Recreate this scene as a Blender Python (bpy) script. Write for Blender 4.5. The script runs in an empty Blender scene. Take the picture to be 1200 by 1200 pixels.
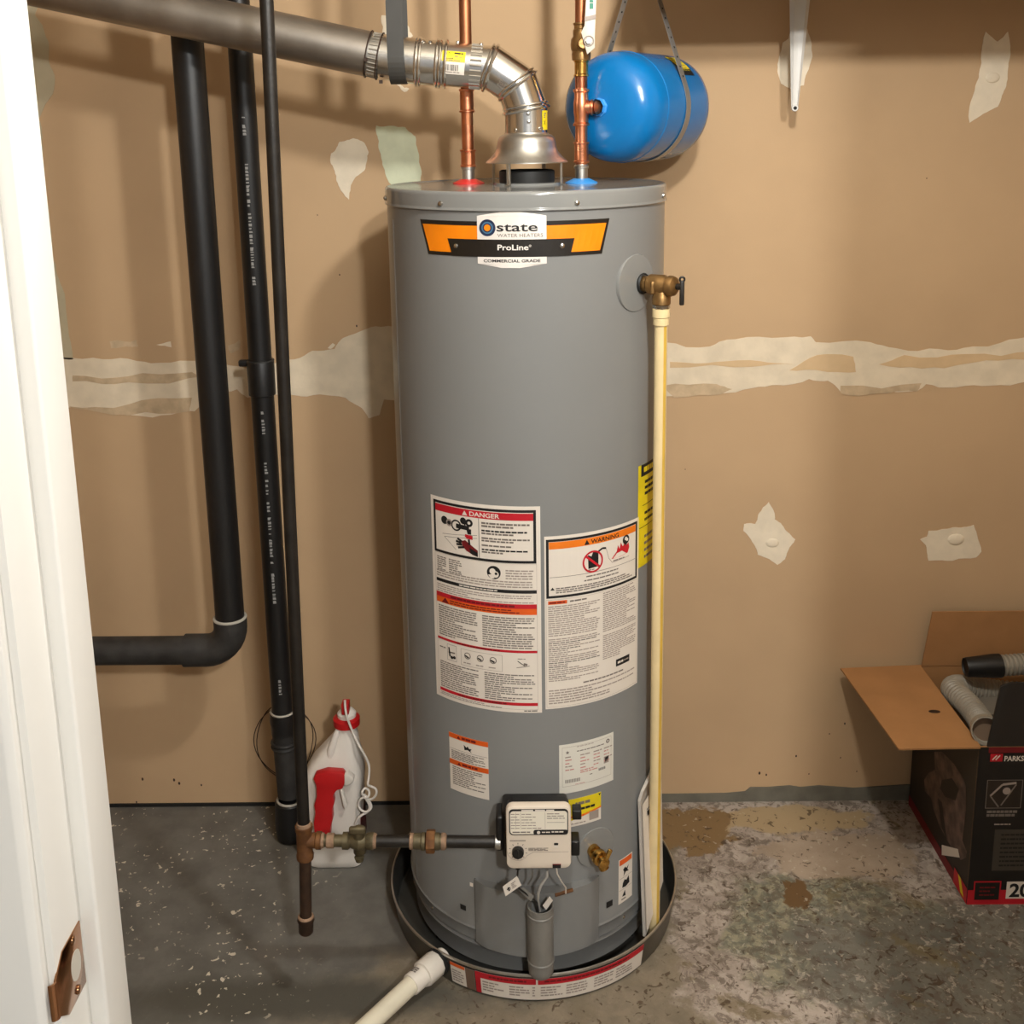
import bpy, bmesh, math, random
from mathutils import Vector, Matrix, noise
PI = math.pi
rnd = random.Random(7)
SC = bpy.context.scene
COL = SC.collection

# ---------------------------------------------------------------- camera
FOC, PPY, PITCH, ROLL, YAW = 1272.3134, 419.8654, 0.21, -0.0146, -0.0092
CAM = Vector((-0.0107, -2.018, 1.5955))
fwd = Vector((math.sin(YAW)*math.cos(PITCH), math.cos(YAW)*math.cos(PITCH), -math.sin(PITCH)))
r0 = Vector((math.cos(YAW), -math.sin(YAW), 0)); u0 = r0.cross(fwd)
RGT = r0*math.cos(ROLL) + u0*math.sin(ROLL)
UPV = u0*math.cos(ROLL) - r0*math.sin(ROLL)
cd = bpy.data.cameras.new('camera'); cam = bpy.data.objects.new('camera', cd); COL.objects.link(cam)
m = Matrix((RGT, UPV, -fwd)).transposed().to_4x4(); m.translation = CAM
cam.matrix_world = m
cd.sensor_width = 36.0; cd.lens = FOC/1200*36.0; cd.shift_y = -(600-PPY)/1200; cd.clip_start = 0.02
SC.camera = cam

# ---------------------------------------------------------------- world, lights, exposure
SC.view_settings.view_transform = 'Standard'; SC.view_settings.look = 'None'
SC.view_settings.gamma = 1.0; SC.view_settings.use_curve_mapping = False
SC.view_settings.exposure = 0.02
w = bpy.data.worlds.new('world'); SC.world = w; w.use_nodes = True
w.node_tree.nodes['Background'].inputs[0].default_value = (1.0, 1.0, 1.0, 1)
w.node_tree.nodes['Background'].inputs[1].default_value = 0.32

def lamp(name, loc, watts, radius, col):
    l = bpy.data.lights.new(name, 'POINT'); l.energy = watts; l.shadow_soft_size = radius; l.color = col
    o = bpy.data.objects.new(name, l); COL.objects.link(o); o.location = loc
    return o
lamp('hall_bulb_light', (0.62, -3.1, 2.46), 200, 0.08, (1.0, 1.0, 0.985))
lamp('closet_bulb_light', (0.30, -1.02, 2.13), 44, 0.045, (1.0, 0.99, 0.95))

# ---------------------------------------------------------------- pixel rays of the reference frame -> world points
def ray(px, py): return fwd + RGT*((px-600)/FOC) + UPV*((PPY-py)/FOC)
def at(px, py, Y):
    d = ray(px, py); return CAM + d*((Y-CAM.y)/d.y)
def fl(px, py, z=0.0):
    d = ray(px, py); return CAM + d*((z-CAM.z)/d.z)
YW = 0.3211
RH = 0.254

# ---------------------------------------------------------------- materials
def lin(c):
    out = []
    for v in c[:3]:
        v = v/255.0
        out.append(v/12.92 if v <= 0.04045 else ((v+0.055)/1.055)**2.4)
    return (*out, 1.0)
MATS = {}
def pm(name, rgb, rough=0.5, metal=0.0, var=0.08, vs=18.0, bump=0.0, bs=120.0, spec=0.5, coat=0.0, rgb2=None, r2=None):
    mt = bpy.data.materials.new(name); mt.use_nodes = True; MATS[name] = mt
    nt = mt.node_tree; b = nt.nodes['Principled BSDF']
    b.inputs['Roughness'].default_value = rough; b.inputs['Metallic'].default_value = metal
    b.inputs['Specular IOR Level'].default_value = spec; b.inputs['Coat Weight'].default_value = coat
    tc = nt.nodes.new('ShaderNodeTexCoord')
    n = nt.nodes.new('ShaderNodeTexNoise'); n.inputs['Scale'].default_value = vs; n.inputs['Detail'].default_value = 4
    nt.links.new(tc.outputs['Object'], n.inputs['Vector'])
    rp = nt.nodes.new('ShaderNodeValToRGB')
    c = lin(rgb)
    a = [max(0, x*(1-var)) for x in c[:3]]; d = [min(1, x*(1+var)) for x in c[:3]]
    if rgb2: a, d = lin(rgb)[:3], lin(rgb2)[:3]
    rp.color_ramp.elements[0].position = 0.35; rp.color_ramp.elements[0].color = (*a, 1)
    rp.color_ramp.elements[1].position = 0.65; rp.color_ramp.elements[1].color = (*d, 1)
    nt.links.new(n.outputs['Fac'], rp.inputs['Fac']); nt.links.new(rp.outputs['Color'], b.inputs['Base Color'])
    if r2 is not None:
        mr = nt.nodes.new('ShaderNodeMapRange'); mr.inputs['To Min'].default_value = rough; mr.inputs['To Max'].default_value = r2
        nt.links.new(n.outputs['Fac'], mr.inputs['Value']); nt.links.new(mr.outputs['Result'], b.inputs['Roughness'])
    if bump:
        n2 = nt.nodes.new('ShaderNodeTexNoise'); n2.inputs['Scale'].default_value = bs; n2.inputs['Detail'].default_value = 5
        nt.links.new(tc.outputs['Object'], n2.inputs['Vector'])
        bp = nt.nodes.new('ShaderNodeBump'); bp.inputs['Strength'].default_value = bump; bp.inputs['Distance'].default_value = 0.003
        nt.links.new(n2.outputs['Fac'], bp.inputs['Height']); nt.links.new(bp.outputs['Normal'], b.inputs['Normal'])
    return mt

M_wall = pm('drywall_paper', (194, 163, 127), 0.85, var=0.045, vs=3.0, bump=0.05, bs=300, spec=0.2)
M_mud = pm('joint_compound', (224, 208, 182), 0.9, var=0.06, vs=25, bump=0.25, bs=60, spec=0.2)
M_mud_white = pm('fresh_compound', (230, 216, 192), 0.9, var=0.05, vs=30, bump=0.2, bs=60, spec=0.2)
M_mud_pale = pm('pale_green_compound', (214, 218, 188), 0.9, var=0.05, vs=30, bump=0.2, bs=60, spec=0.2)
M_mud_thin = pm('thin_scraped_compound', (196, 172, 140), 0.9, var=0.12, vs=40, bump=0.2, bs=60, spec=0.2)
M_tape = pm('paper_tape', (212, 182, 142), 0.9, var=0.05, vs=20, spec=0.2)
M_gband = pm('grey_floor_paint', (108, 104, 92), 0.7, var=0.15, vs=20, bump=0.2)
M_white = pm('white_trim_paint', (218, 215, 208), 0.45, var=0.015, vs=8, bump=0.02, bs=80)
M_heater = pm('grey_enamel', (126, 126, 124), 0.30, var=0.02, vs=5, spec=0.5, bump=0.015, bs=12)
M_heater2 = pm('grey_enamel_lid', (130, 130, 127), 0.13, var=0.02, vs=5, spec=0.6)
M_dark = pm('dark_gap', (24, 23, 21), 0.7)
M_black = pm('black_plastic', (22, 21, 20), 0.45, var=0.1)
M_abs = pm('black_abs', (24, 23, 23), 0.42, var=0.12, vs=14, bump=0.05, bs=200)
M_absold = pm('dusty_black_plastic', (44, 42, 40), 0.6, var=0.35, vs=30, bump=0.2)
M_print = pm('white_pipe_print', (150, 148, 145), 0.7)
M_cement = pm('pale_cement_bead', (178, 172, 160), 0.6)
M_galv = pm('galvanised_steel', (196, 193, 186), 0.34, 1.0, var=0.10, vs=30, bump=0.04, bs=40, r2=0.46)
M_shiny = pm('bright_galvanised', (226, 223, 218), 0.12, 1.0, var=0.06, vs=16, bump=0.06, bs=22, r2=0.26)
M_flue = pm('dull_grey_vent_steel', (158, 150, 140), 0.38, 0.92, var=0.16, vs=9, bump=0.08, bs=24, r2=0.5)
M_strapd = pm('dark_hanger_strap', (62, 60, 56), 0.6, var=0.1)
M_strapg = pm('galvanised_strap', (158, 154, 148), 0.4, 0.6, var=0.1)
M_copper = pm('copper', (228, 150, 112), 0.22, 1.0, var=0.14, vs=40, bump=0.06, bs=70, r2=0.38)
M_copperd = pm('dull_copper', (172, 114, 80), 0.5, 1.0, var=0.12, vs=30)
M_brass = pm('brass', (202, 158, 84), 0.22, 1.0, var=0.1, vs=40, bump=0.05)
M_bronze = pm('weathered_bronze', (150, 116, 72), 0.42, 0.85, var=0.2, vs=60, bump=0.15, bs=150)
M_gas = pm('black_iron', (36, 32, 28), 0.42, 0.3, var=0.25, vs=30, bump=0.15, bs=120)
M_rust = pm('rusty_fitting', (96, 62, 36), 0.6, 0.35, var=0.3, vs=50, bump=0.3, bs=120, rgb2=(128, 86, 46))
M_rustd = pm('rusty_pipe', (58, 40, 28), 0.55, 0.3, var=0.3, vs=40, bump=0.2)
M_valveold = pm('tarnished_valve', (100, 90, 66), 0.5, 0.5, var=0.25, vs=60, bump=0.3, bs=100)
M_dope = pm('thread_sealant', (140, 112, 88), 0.7, var=0.25, vs=80, bump=0.3)
M_blue = pm('blue_enamel', (8, 110, 176), 0.2, var=0.03, vs=6, spec=0.55)
M_blueesc = pm('blue_plastic', (60, 146, 220), 0.4)
M_red = pm('red_plastic', (184, 22, 26), 0.4, var=0.06)
M_redesc = pm('red_escutcheon_plastic', (206, 46, 42), 0.4)
M_cpvc = pm('cream_cpvc', (232, 208, 158), 0.38, var=0.05, vs=20)
M_cpvcs = pm('yellow_stripe', (216, 176, 74), 0.4)
M_pvc = pm('white_pvc', (224, 216, 194), 0.36, var=0.05, vs=20)
M_pvcfit = pm('white_pvc_fitting', (228, 220, 208), 0.4, var=0.04)
M_pan = pm('pan_steel', (112, 108, 100), 0.34, 0.8, var=0.15, vs=12, bump=0.05, bs=30, r2=0.5)
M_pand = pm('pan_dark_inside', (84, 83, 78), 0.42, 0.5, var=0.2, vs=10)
M_paper = pm('label_paper', (226, 216, 203), 0.55, var=0.01)
M_ink = pm('label_ink', (20, 19, 19), 0.6)
M_text = pm('label_small_print', (116, 106, 98), 0.6)
M_textl = pm('label_faint_print', (158, 144, 134), 0.6)
M_lred = pm('label_red', (190, 22, 38), 0.5)
M_lorange = pm('label_orange', (236, 122, 22), 0.5)
M_lorange2 = pm('label_deep_orange', (222, 92, 22), 0.5)
M_lyellow = pm('label_yellow', (226, 202, 22), 0.5)
M_ldred = pm('label_dark_red', (112, 14, 20), 0.55)
M_navy = pm('badge_navy', (28, 42, 72), 0.4)
M_skyb = pm('badge_light_blue', (70, 110, 140), 0.4)
M_borange = pm('badge_orange', (240, 132, 10), 0.35)
M_bblack = pm('badge_black', (30, 25, 20), 0.35)
M_bwhite = pm('badge_white', (222, 214, 206), 0.4)
M_cream = pm('control_cover_plastic', (226, 212, 194), 0.42, var=0.015)
M_card = pm('cardboard', (170, 124, 80), 0.85, var=0.06, vs=12, bump=0.08, bs=80, spec=0.2)
M_cardprint = pm('printed_black_card', (24, 20, 17), 0.5, var=0.1)
M_cardbrown = pm('printed_brown_card', (40, 31, 23), 0.55, var=0.25, vs=8)
M_hose = pm('grey_hose_plastic', (150, 142, 128), 0.45, var=0.06)
M_hosed = pm('grey_lid_plastic', (124, 118, 108), 0.5, var=0.06)
M_jug = pm('white_jug_plastic', (222, 214, 204), 0.35, var=0.02)
M_jugred = pm('jug_red_label', (92, 22, 26), 0.4, var=0.15)
M_bag = pm('print_dusty_pink', (118, 92, 82), 0.5, rgb2=(70, 54, 46), vs=40)
M_chrome = pm('polished_bronze_plate', (172, 126, 92), 0.14, 1.0, var=0.08, vs=30)
M_steelb = pm('bright_steel', (200, 196, 188), 0.22, 1.0)
M_rubber = pm('black_rubber', (16, 16, 15), 0.6)
M_ceil = pm('ceiling_white', (205, 195, 178), 0.9)
M_grey = pm('grey_plastic', (122, 119, 113), 0.42)

def floor_material():
    mt = bpy.data.materials.new('worn_painted_concrete'); mt.use_nodes = True
    nt = mt.node_tree; N = nt.nodes.new; L = nt.links.new
    b = nt.nodes['Principled BSDF']
    geo = N('ShaderNodeNewGeometry'); pos = geo.outputs['Position']
    def noi(scale, detail=5, rough=0.6, dist=0.0, off=0.0):
        n = N('ShaderNodeTexNoise'); n.inputs['Scale'].default_value = scale; n.inputs['Detail'].default_value = detail
        n.inputs['Roughness'].default_value = rough; n.inputs['Distortion'].default_value = dist
        if off:
            a = N('ShaderNodeVectorMath'); a.operation = 'ADD'; a.inputs[1].default_value = (off, off*1.7, off*0.3)
            L(pos, a.inputs[0]); L(a.outputs[0], n.inputs['Vector'])
        else: L(pos, n.inputs['Vector'])
        return n.outputs['Fac']
    def ma(op, a, bb=None, clamp=False):
        x = N('ShaderNodeMath'); x.operation = op; x.use_clamp = clamp
        for i, v in enumerate((a, bb)):
            if v is None: continue
            if isinstance(v, (int, float)): x.inputs[i].default_value = v
            else: L(v, x.inputs[i])
        return x.outputs[0]
    def ss(v, lo, hi):
        x = N('ShaderNodeMapRange'); x.interpolation_type = 'SMOOTHSTEP'
        x.inputs['From Min'].default_value = lo; x.inputs['From Max'].default_value = hi
        L(v, x.inputs['Value']); return x.outputs['Result']
    def mix(f, a, c):
        x = N('ShaderNodeMix'); x.data_type = 'RGBA'
        L(f, x.inputs['Factor'])
        for i, v in ((6, a), (7, c)):
            if isinstance(v, tuple): x.inputs[i].default_value = v
            else: L(v, x.inputs[i])
        return x.outputs[2]
    sep = N('ShaderNodeSeparateXYZ'); L(pos, sep.inputs[0]); X, Y = sep.outputs[0], sep.outputs[1]
    def blob(cx, cy, rx, ry, k=0.6, sc=6.0, edge=0.12):
        dx = ma('DIVIDE', ma('SUBTRACT', X, cx), rx); dy = ma('DIVIDE', ma('SUBTRACT', Y, cy), ry)
        d = ma('SQRT', ma('ADD', ma('MULTIPLY', dx, dx), ma('MULTIPLY', dy, dy)))
        d = ma('ADD', d, ma('MULTIPLY', ma('SUBTRACT', noi(sc, 6, 0.6, 0.4, cx*3+cy), 0.5), k*2))
        return ma('SUBTRACT', 1.0, ss(d, 1-edge, 1+edge))
    nbig, nmid, nfine, nspk = noi(2.2), noi(9, 6), noi(60, 4), noi(34, 3, 0.5, 0.6, 3.1)
    # painted dark grey
    paint = mix(ss(nmid, 0.3, 0.7), lin((95, 92, 86)), lin((115, 112, 105)))
    # bare concrete, beige
    bare = mix(ss(noi(14, 6, 0.65, 0.5, 1.3), 0.35, 0.65), lin((148, 135, 123)), lin((182, 169, 157)))
    # right side peels, left side keeps its paint; front centre is worn dirty beige
    grad = ma('ADD', ss(X, 0.16, 0.46), ma('MULTIPLY', ma('SUBTRACT', nbig, 0.5), 0.9))
    grad = ma('ADD', grad, ma('MULTIPLY', ma('SUBTRACT', nmid, 0.5), 1.1))
    peel = ss(grad, 0.42, 0.56)
    front = ma('MULTIPLY', ss(ma('ADD', ma('SUBTRACT', X, ma('MULTIPLY', Y, 1.0)), ma('MULTIPLY', ma('SUBTRACT', nmid, 0.5), 0.5)), -0.22, 0.02), 0.75)
    dirt = mix(ss(noi(20, 5, 0.6, 0.3, 5.0), 0.3, 0.7), lin((124, 111, 91)), lin((146, 132, 110)))
    c = mix(front, paint, dirt)
    c = mix(peel, c, bare)
    green = mix(ss(noi(40, 5, 0.7, 0.6, 2.0), 0.42, 0.62), lin((112, 112, 98)), lin((152, 146, 122)))
    c = mix(blob(0.60, -0.10, 0.24, 0.17, 0.9, 7), c, green)
    c = mix(blob(0.93, -0.22, 0.42, 0.22, 0.8, 6), c, mix(ss(nmid, 0.3, 0.7), lin((98, 96, 88)), lin((122, 118, 106))))
    # crackled fine texture of the peeled part
    crk = ss(noi(40, 6, 0.72, 0.7, 12.0), 0.48, 0.58)
    crz = ma('MAXIMUM', ma('MULTIPLY', peel, 1.0), ma('MULTIPLY', front, 0.25))
    c = mix(ma('MULTIPLY', ma('MULTIPLY', crk, crz), 0.70), c, lin((96, 84, 72)))
    lit = ss(noi(55, 5, 0.7, 0.6, 15.0), 0.56, 0.66)
    c = mix(ma('MULTIPLY', ma('MULTIPLY', lit, crz), 0.55), c, lin((186, 176, 160)))
    olive = ss(noi(7, 6, 0.65, 0.8, 17.0), 0.56, 0.64)
    c = mix(ma('MULTIPLY', ma('MULTIPLY', olive, crz), 0.65), c, lin((112, 98, 66)))
    c = mix(blob(0.62, 0.245, 0.22, 0.045, 1.0, 12), c, lin((172, 150, 116)))
    c = mix(blob(0.68, 0.12, 0.17, 0.085, 0.9, 14), c, mix(ss(nmid, 0.3, 0.7), lin((158, 140, 120)), lin((176, 158, 138))))
    c = mix(blob(0.36, 0.21, 0.10, 0.085, 1.1, 13, 0.06), c, lin((130, 104, 70)))
    c = mix(blob(0.555, 0.0, 0.03, 0.045, 1.2, 24, 0.1), c, lin((108, 82, 52)))
    c = mix(blob(-0.42, -0.28, 0.34, 0.055, 0.8, 7, 0.4), c, lin((82, 79, 71)))
    # pits and stains
    pit = ss(noi(48, 3, 0.55, 1.2, 9.0), 0.60, 0.66)
    pit = ma('MULTIPLY', pit, ss(ma('ADD', X, ma('MULTIPLY', Y, -0.6)), -0.22, 0.15))
    c = mix(ma('MULTIPLY', pit, 0.75), c, lin((74, 56, 38)))
    # white chips: dense along the wall on the left and in the peeled part
    chip = ss(noi(76, 3, 0.5, 0.4, 4.0), 0.635, 0.675)
    chz = ma('MAXIMUM', ss(ma('MULTIPLY', X, -1.0), 0.36, 0.55), ma('MULTIPLY', peel, 0.4))
    chz = ma('MULTIPLY', chz, ss(noi(6, 3, 0.5, 0, 8.0), 0.40, 0.52))
    c = mix(ma('MULTIPLY', chip, chz), c, lin((206, 196, 176)))
    L(c, b.inputs['Base Color'])
    b.inputs['Roughness'].default_value = 0.62; b.inputs['Specular IOR Level'].default_value = 0.35
    h = ma('ADD', ma('MULTIPLY', nfine, 0.3), ma('MULTIPLY', nmid, 0.5))
    h = ma('SUBTRACT', h, ma('MULTIPLY', pit, 0.4)); h = ma('ADD', h, ma('MULTIPLY', chip, 0.2))
    bp = N('ShaderNodeBump'); bp.inputs['Strength'].default_value = 0.45; bp.inputs['Distance'].default_value = 0.006
    L(h, bp.inputs['Height']); L(bp.outputs['Normal'], b.inputs['Normal'])
    return mt
M_floor = floor_material()

# ---------------------------------------------------------------- mesh helpers (world coordinates)
class MB:
    """collects verts / faces (with a material slot and a smooth flag) in world coordinates"""
    def __init__(s): s.v, s.f, s.mi, s.sm, s.mats = [], [], [], [], []
    def slot(s, mt):
        if mt not in s.mats: s.mats.append(mt)
        return s.mats.index(mt)
    def add(s, vs, fs, mt, smooth=False):
        o = len(s.v); k = s.slot(mt)
        s.v += [Vector(p) for p in vs]
        for f in fs: s.f.append([i+o for i in f]); s.mi.append(k); s.sm.append(smooth)
        return s
    def box(s, c, size, mt, rot=None, bev=0.0):
        bm = bmesh.new(); bmesh.ops.create_cube(bm, size=1.0)
        for vv in bm.verts: vv.co = Vector((vv.co.x*size[0], vv.co.y*size[1], vv.co.z*size[2]))
        if bev: bmesh.ops.bevel(bm, geom=bm.edges[:], offset=bev, segments=3, profile=0.5, affect='EDGES')
        mtx = (rot.to_4x4() if rot else Matrix.Identity(4)); mtx.translation = Vector(c)
        return s.bm(bm, mt, bev > 0, mtx)
    def bm(s, bm, mt, smooth=False, mtx=None):
        bm.verts.index_update()
        vs = [(mtx @ x.co) if mtx else x.co.copy() for x in bm.verts]
        fs = [[x.index for x in f.verts] for f in bm.faces]
        bm.free(); return s.add(vs, fs, mt, smooth)
    def lathe(s, prof, mt, origin=(0, 0, 0), axis=(0, 0, 1), segs=48, smooth=True, closed=False):
        """prof: [(r, h)] along axis from origin"""
        ax = Vector(axis).normalized(); q = Vector((0, 0, 1)).rotation_difference(ax).to_matrix(); o = Vector(origin)
        vs, fs, rings = [], [], []
        for r, h in prof:
            if r < 1e-6: rings.append([len(vs)]); vs.append(o+q @ Vector((0, 0, h)))
            else:
                rings.append(list(range(len(vs), len(vs)+segs)))
                vs += [o+q @ Vector((r*math.cos(2*PI*i/segs), r*math.sin(2*PI*i/segs), h)) for i in range(segs)]
        pr = list(zip(rings, rings[1:]))
        if closed: pr.append((rings[-1], rings[0]))
        for a, b in pr:
            for i in range(segs):
                j = (i+1) % segs
                if len(a) == 1 and len(b) == 1: break
                if len(a) == 1: fs.append([a[0], b[j], b[i]])
                elif len(b) == 1: fs.append([a[i], a[j], b[0]])
                else: fs.append([a[i], a[j], b[j], b[i]])
        return s.add(vs, fs, mt, smooth)
    def tube(s, pts, rad, mt, segs=20, caps=True, smooth=True, miter=True):
        pts = [Vector(p) for p in pts]; n = len(pts)
        rads = rad if isinstance(rad, (list, tuple)) else [rad]*n
        tang = []
        for i in range(n):
            a = (pts[i]-pts[i-1]).normalized() if i else None
            b = (pts[i+1]-pts[i]).normalized() if i < n-1 else None
            t = (a or b) if (a is None or b is None) else (a+b).normalized()
            k = 1.0
            if miter and a is not None and b is not None: k = 1.0/max(0.5, math.sqrt(max(0.05, (1+a.dot(b))/2)))
            tang.append((t, k))
        up = Vector((0, 0, 1)) if abs(tang[0][0].z) < 0.9 else Vector((1, 0, 0))
        nx = up.cross(tang[0][0]).normalized()
        vs, fs = [], []
        for i in range(n):
            t = tang[i][0]; nx = (nx-t*nx.dot(t)).normalized(); ny = t.cross(nx)
            for j in range(segs):
                a = 2*PI*j/segs; vs.append(pts[i]+(nx*math.cos(a)+ny*math.sin(a))*rads[i])
        for i in range(n-1):
            for j in range(segs):
                jj = (j+1) % segs
                fs.append([i*segs+j, i*segs+jj, (i+1)*segs+jj, (i+1)*segs+j])
        if caps: fs.append(list(range(segs-1, -1, -1))); fs.append([(n-1)*segs+j for j in range(segs)])
        return s.add(vs, fs, mt, smooth)
    def ring(s, c, axis, R, r, mt, segs=40, rs=8):
        prof = [(R+r*math.cos(2*PI*k/rs), r*math.sin(2*PI*k/rs)) for k in range(rs)]
        return s.lathe(prof, mt, c, axis, segs, True, True)
    def prism(s, poly, dvec, mt, smooth=False, bev=0.0):
        """poly: closed list of 3D points (planar); extruded by dvec"""
        bm = bmesh.new(); d = Vector(dvec)
        vs = [bm.verts.new(p) for p in poly]; f = bm.faces.new(vs)
        r = bmesh.ops.extrude_face_region(bm, geom=[f])
        bmesh.ops.translate(bm, vec=d, verts=[x for x in r['geom'] if isinstance(x, bmesh.types.BMVert)])
        bmesh.ops.recalc_face_normals(bm, faces=bm.faces[:])
        if bev: bmesh.ops.bevel(bm, geom=bm.edges[:], offset=bev, segments=2, profile=0.5, affect='EDGES')
        bmesh.ops.triangulate(bm, faces=[x for x in bm.faces if len(x.verts) > 4])
        return s.bm(bm, mt, smooth or bev > 0)
    def sphere(s, c, r, mt, scale=(1, 1, 1), u=16, v=10):
        bm = bmesh.new(); bmesh.ops.create_uvsphere(bm, u_segments=u, v_segments=v, radius=r)
        mtx = Matrix.Translation(Vector(c)) @ Matrix.Diagonal((*scale, 1))
        return s.bm(bm, mt, True, mtx)

def gore(p0, p1, n0, n1, R0, mt, segs=44):
    p0, p1 = Vector(p0), Vector(p1); d = (p1-p0).normalized(); a = d.cross(Vector((0, -1, 0))).normalized(); b = d.cross(a)
    n0 = Vector(n0).normalized(); n1 = Vector(n1).normalized(); mb = MB(); vs = []
    for p, n_ in ((p0, n0), (p1, n1)):
        for i in range(segs):
            t = 2*PI*i/segs; v = (a*math.cos(t)+b*math.sin(t))*R0; vs.append(p+v-d*(v.dot(n_)/d.dot(n_)))
    return mb.add(vs, [[i, (i+1) % segs, segs+(i+1) % segs, segs+i] for i in range(segs)], mt, True)
ORIG = {}
def build(name, mb, parent=None, recalc=True):
    me = bpy.data.meshes.new(name)
    if parent is not None: o0 = ORIG[parent]
    else:
        xs = [p.x for p in mb.v]; ys = [p.y for p in mb.v]; zs = [p.z for p in mb.v]
        o0 = Vector(((min(xs)+max(xs))/2, (min(ys)+max(ys))/2, min(zs)))
    me.from_pydata([tuple(p-o0) for p in mb.v], [], mb.f)
    for mt in mb.mats: me.materials.append(mt)
    me.polygons.foreach_set('material_index', mb.mi); me.polygons.foreach_set('use_smooth', mb.sm)
    if recalc:
        bm = bmesh.new(); bm.from_mesh(me); bmesh.ops.recalc_face_normals(bm, faces=bm.faces[:]); bm.to_mesh(me); bm.free()
    me.update()
    if any(mb.sm): me.set_sharp_from_angle(angle=math.radians(38))
    o = bpy.data.objects.new(name, me); COL.objects.link(o)
    if parent is not None: o.parent = parent; ORIG[o] = o0
    else: o.location = o0; ORIG[o] = o0
    return o
def tag(o, label, cat, group=None):
    o['label'] = label; o['category'] = cat
    if group: o['group'] = group
    return o
def thing(name, loc, label, cat, group=None):
    o = bpy.data.objects.new(name, None); COL.objects.link(o); o.location = loc; o.empty_display_size = 0.05
    ORIG[o] = Vector(loc); return tag(o, label, cat, group)
def struct(name, mb, parent=None):
    o = build(name, mb, parent)
    if parent is None: o['kind'] = 'structure'
    return o

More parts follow.
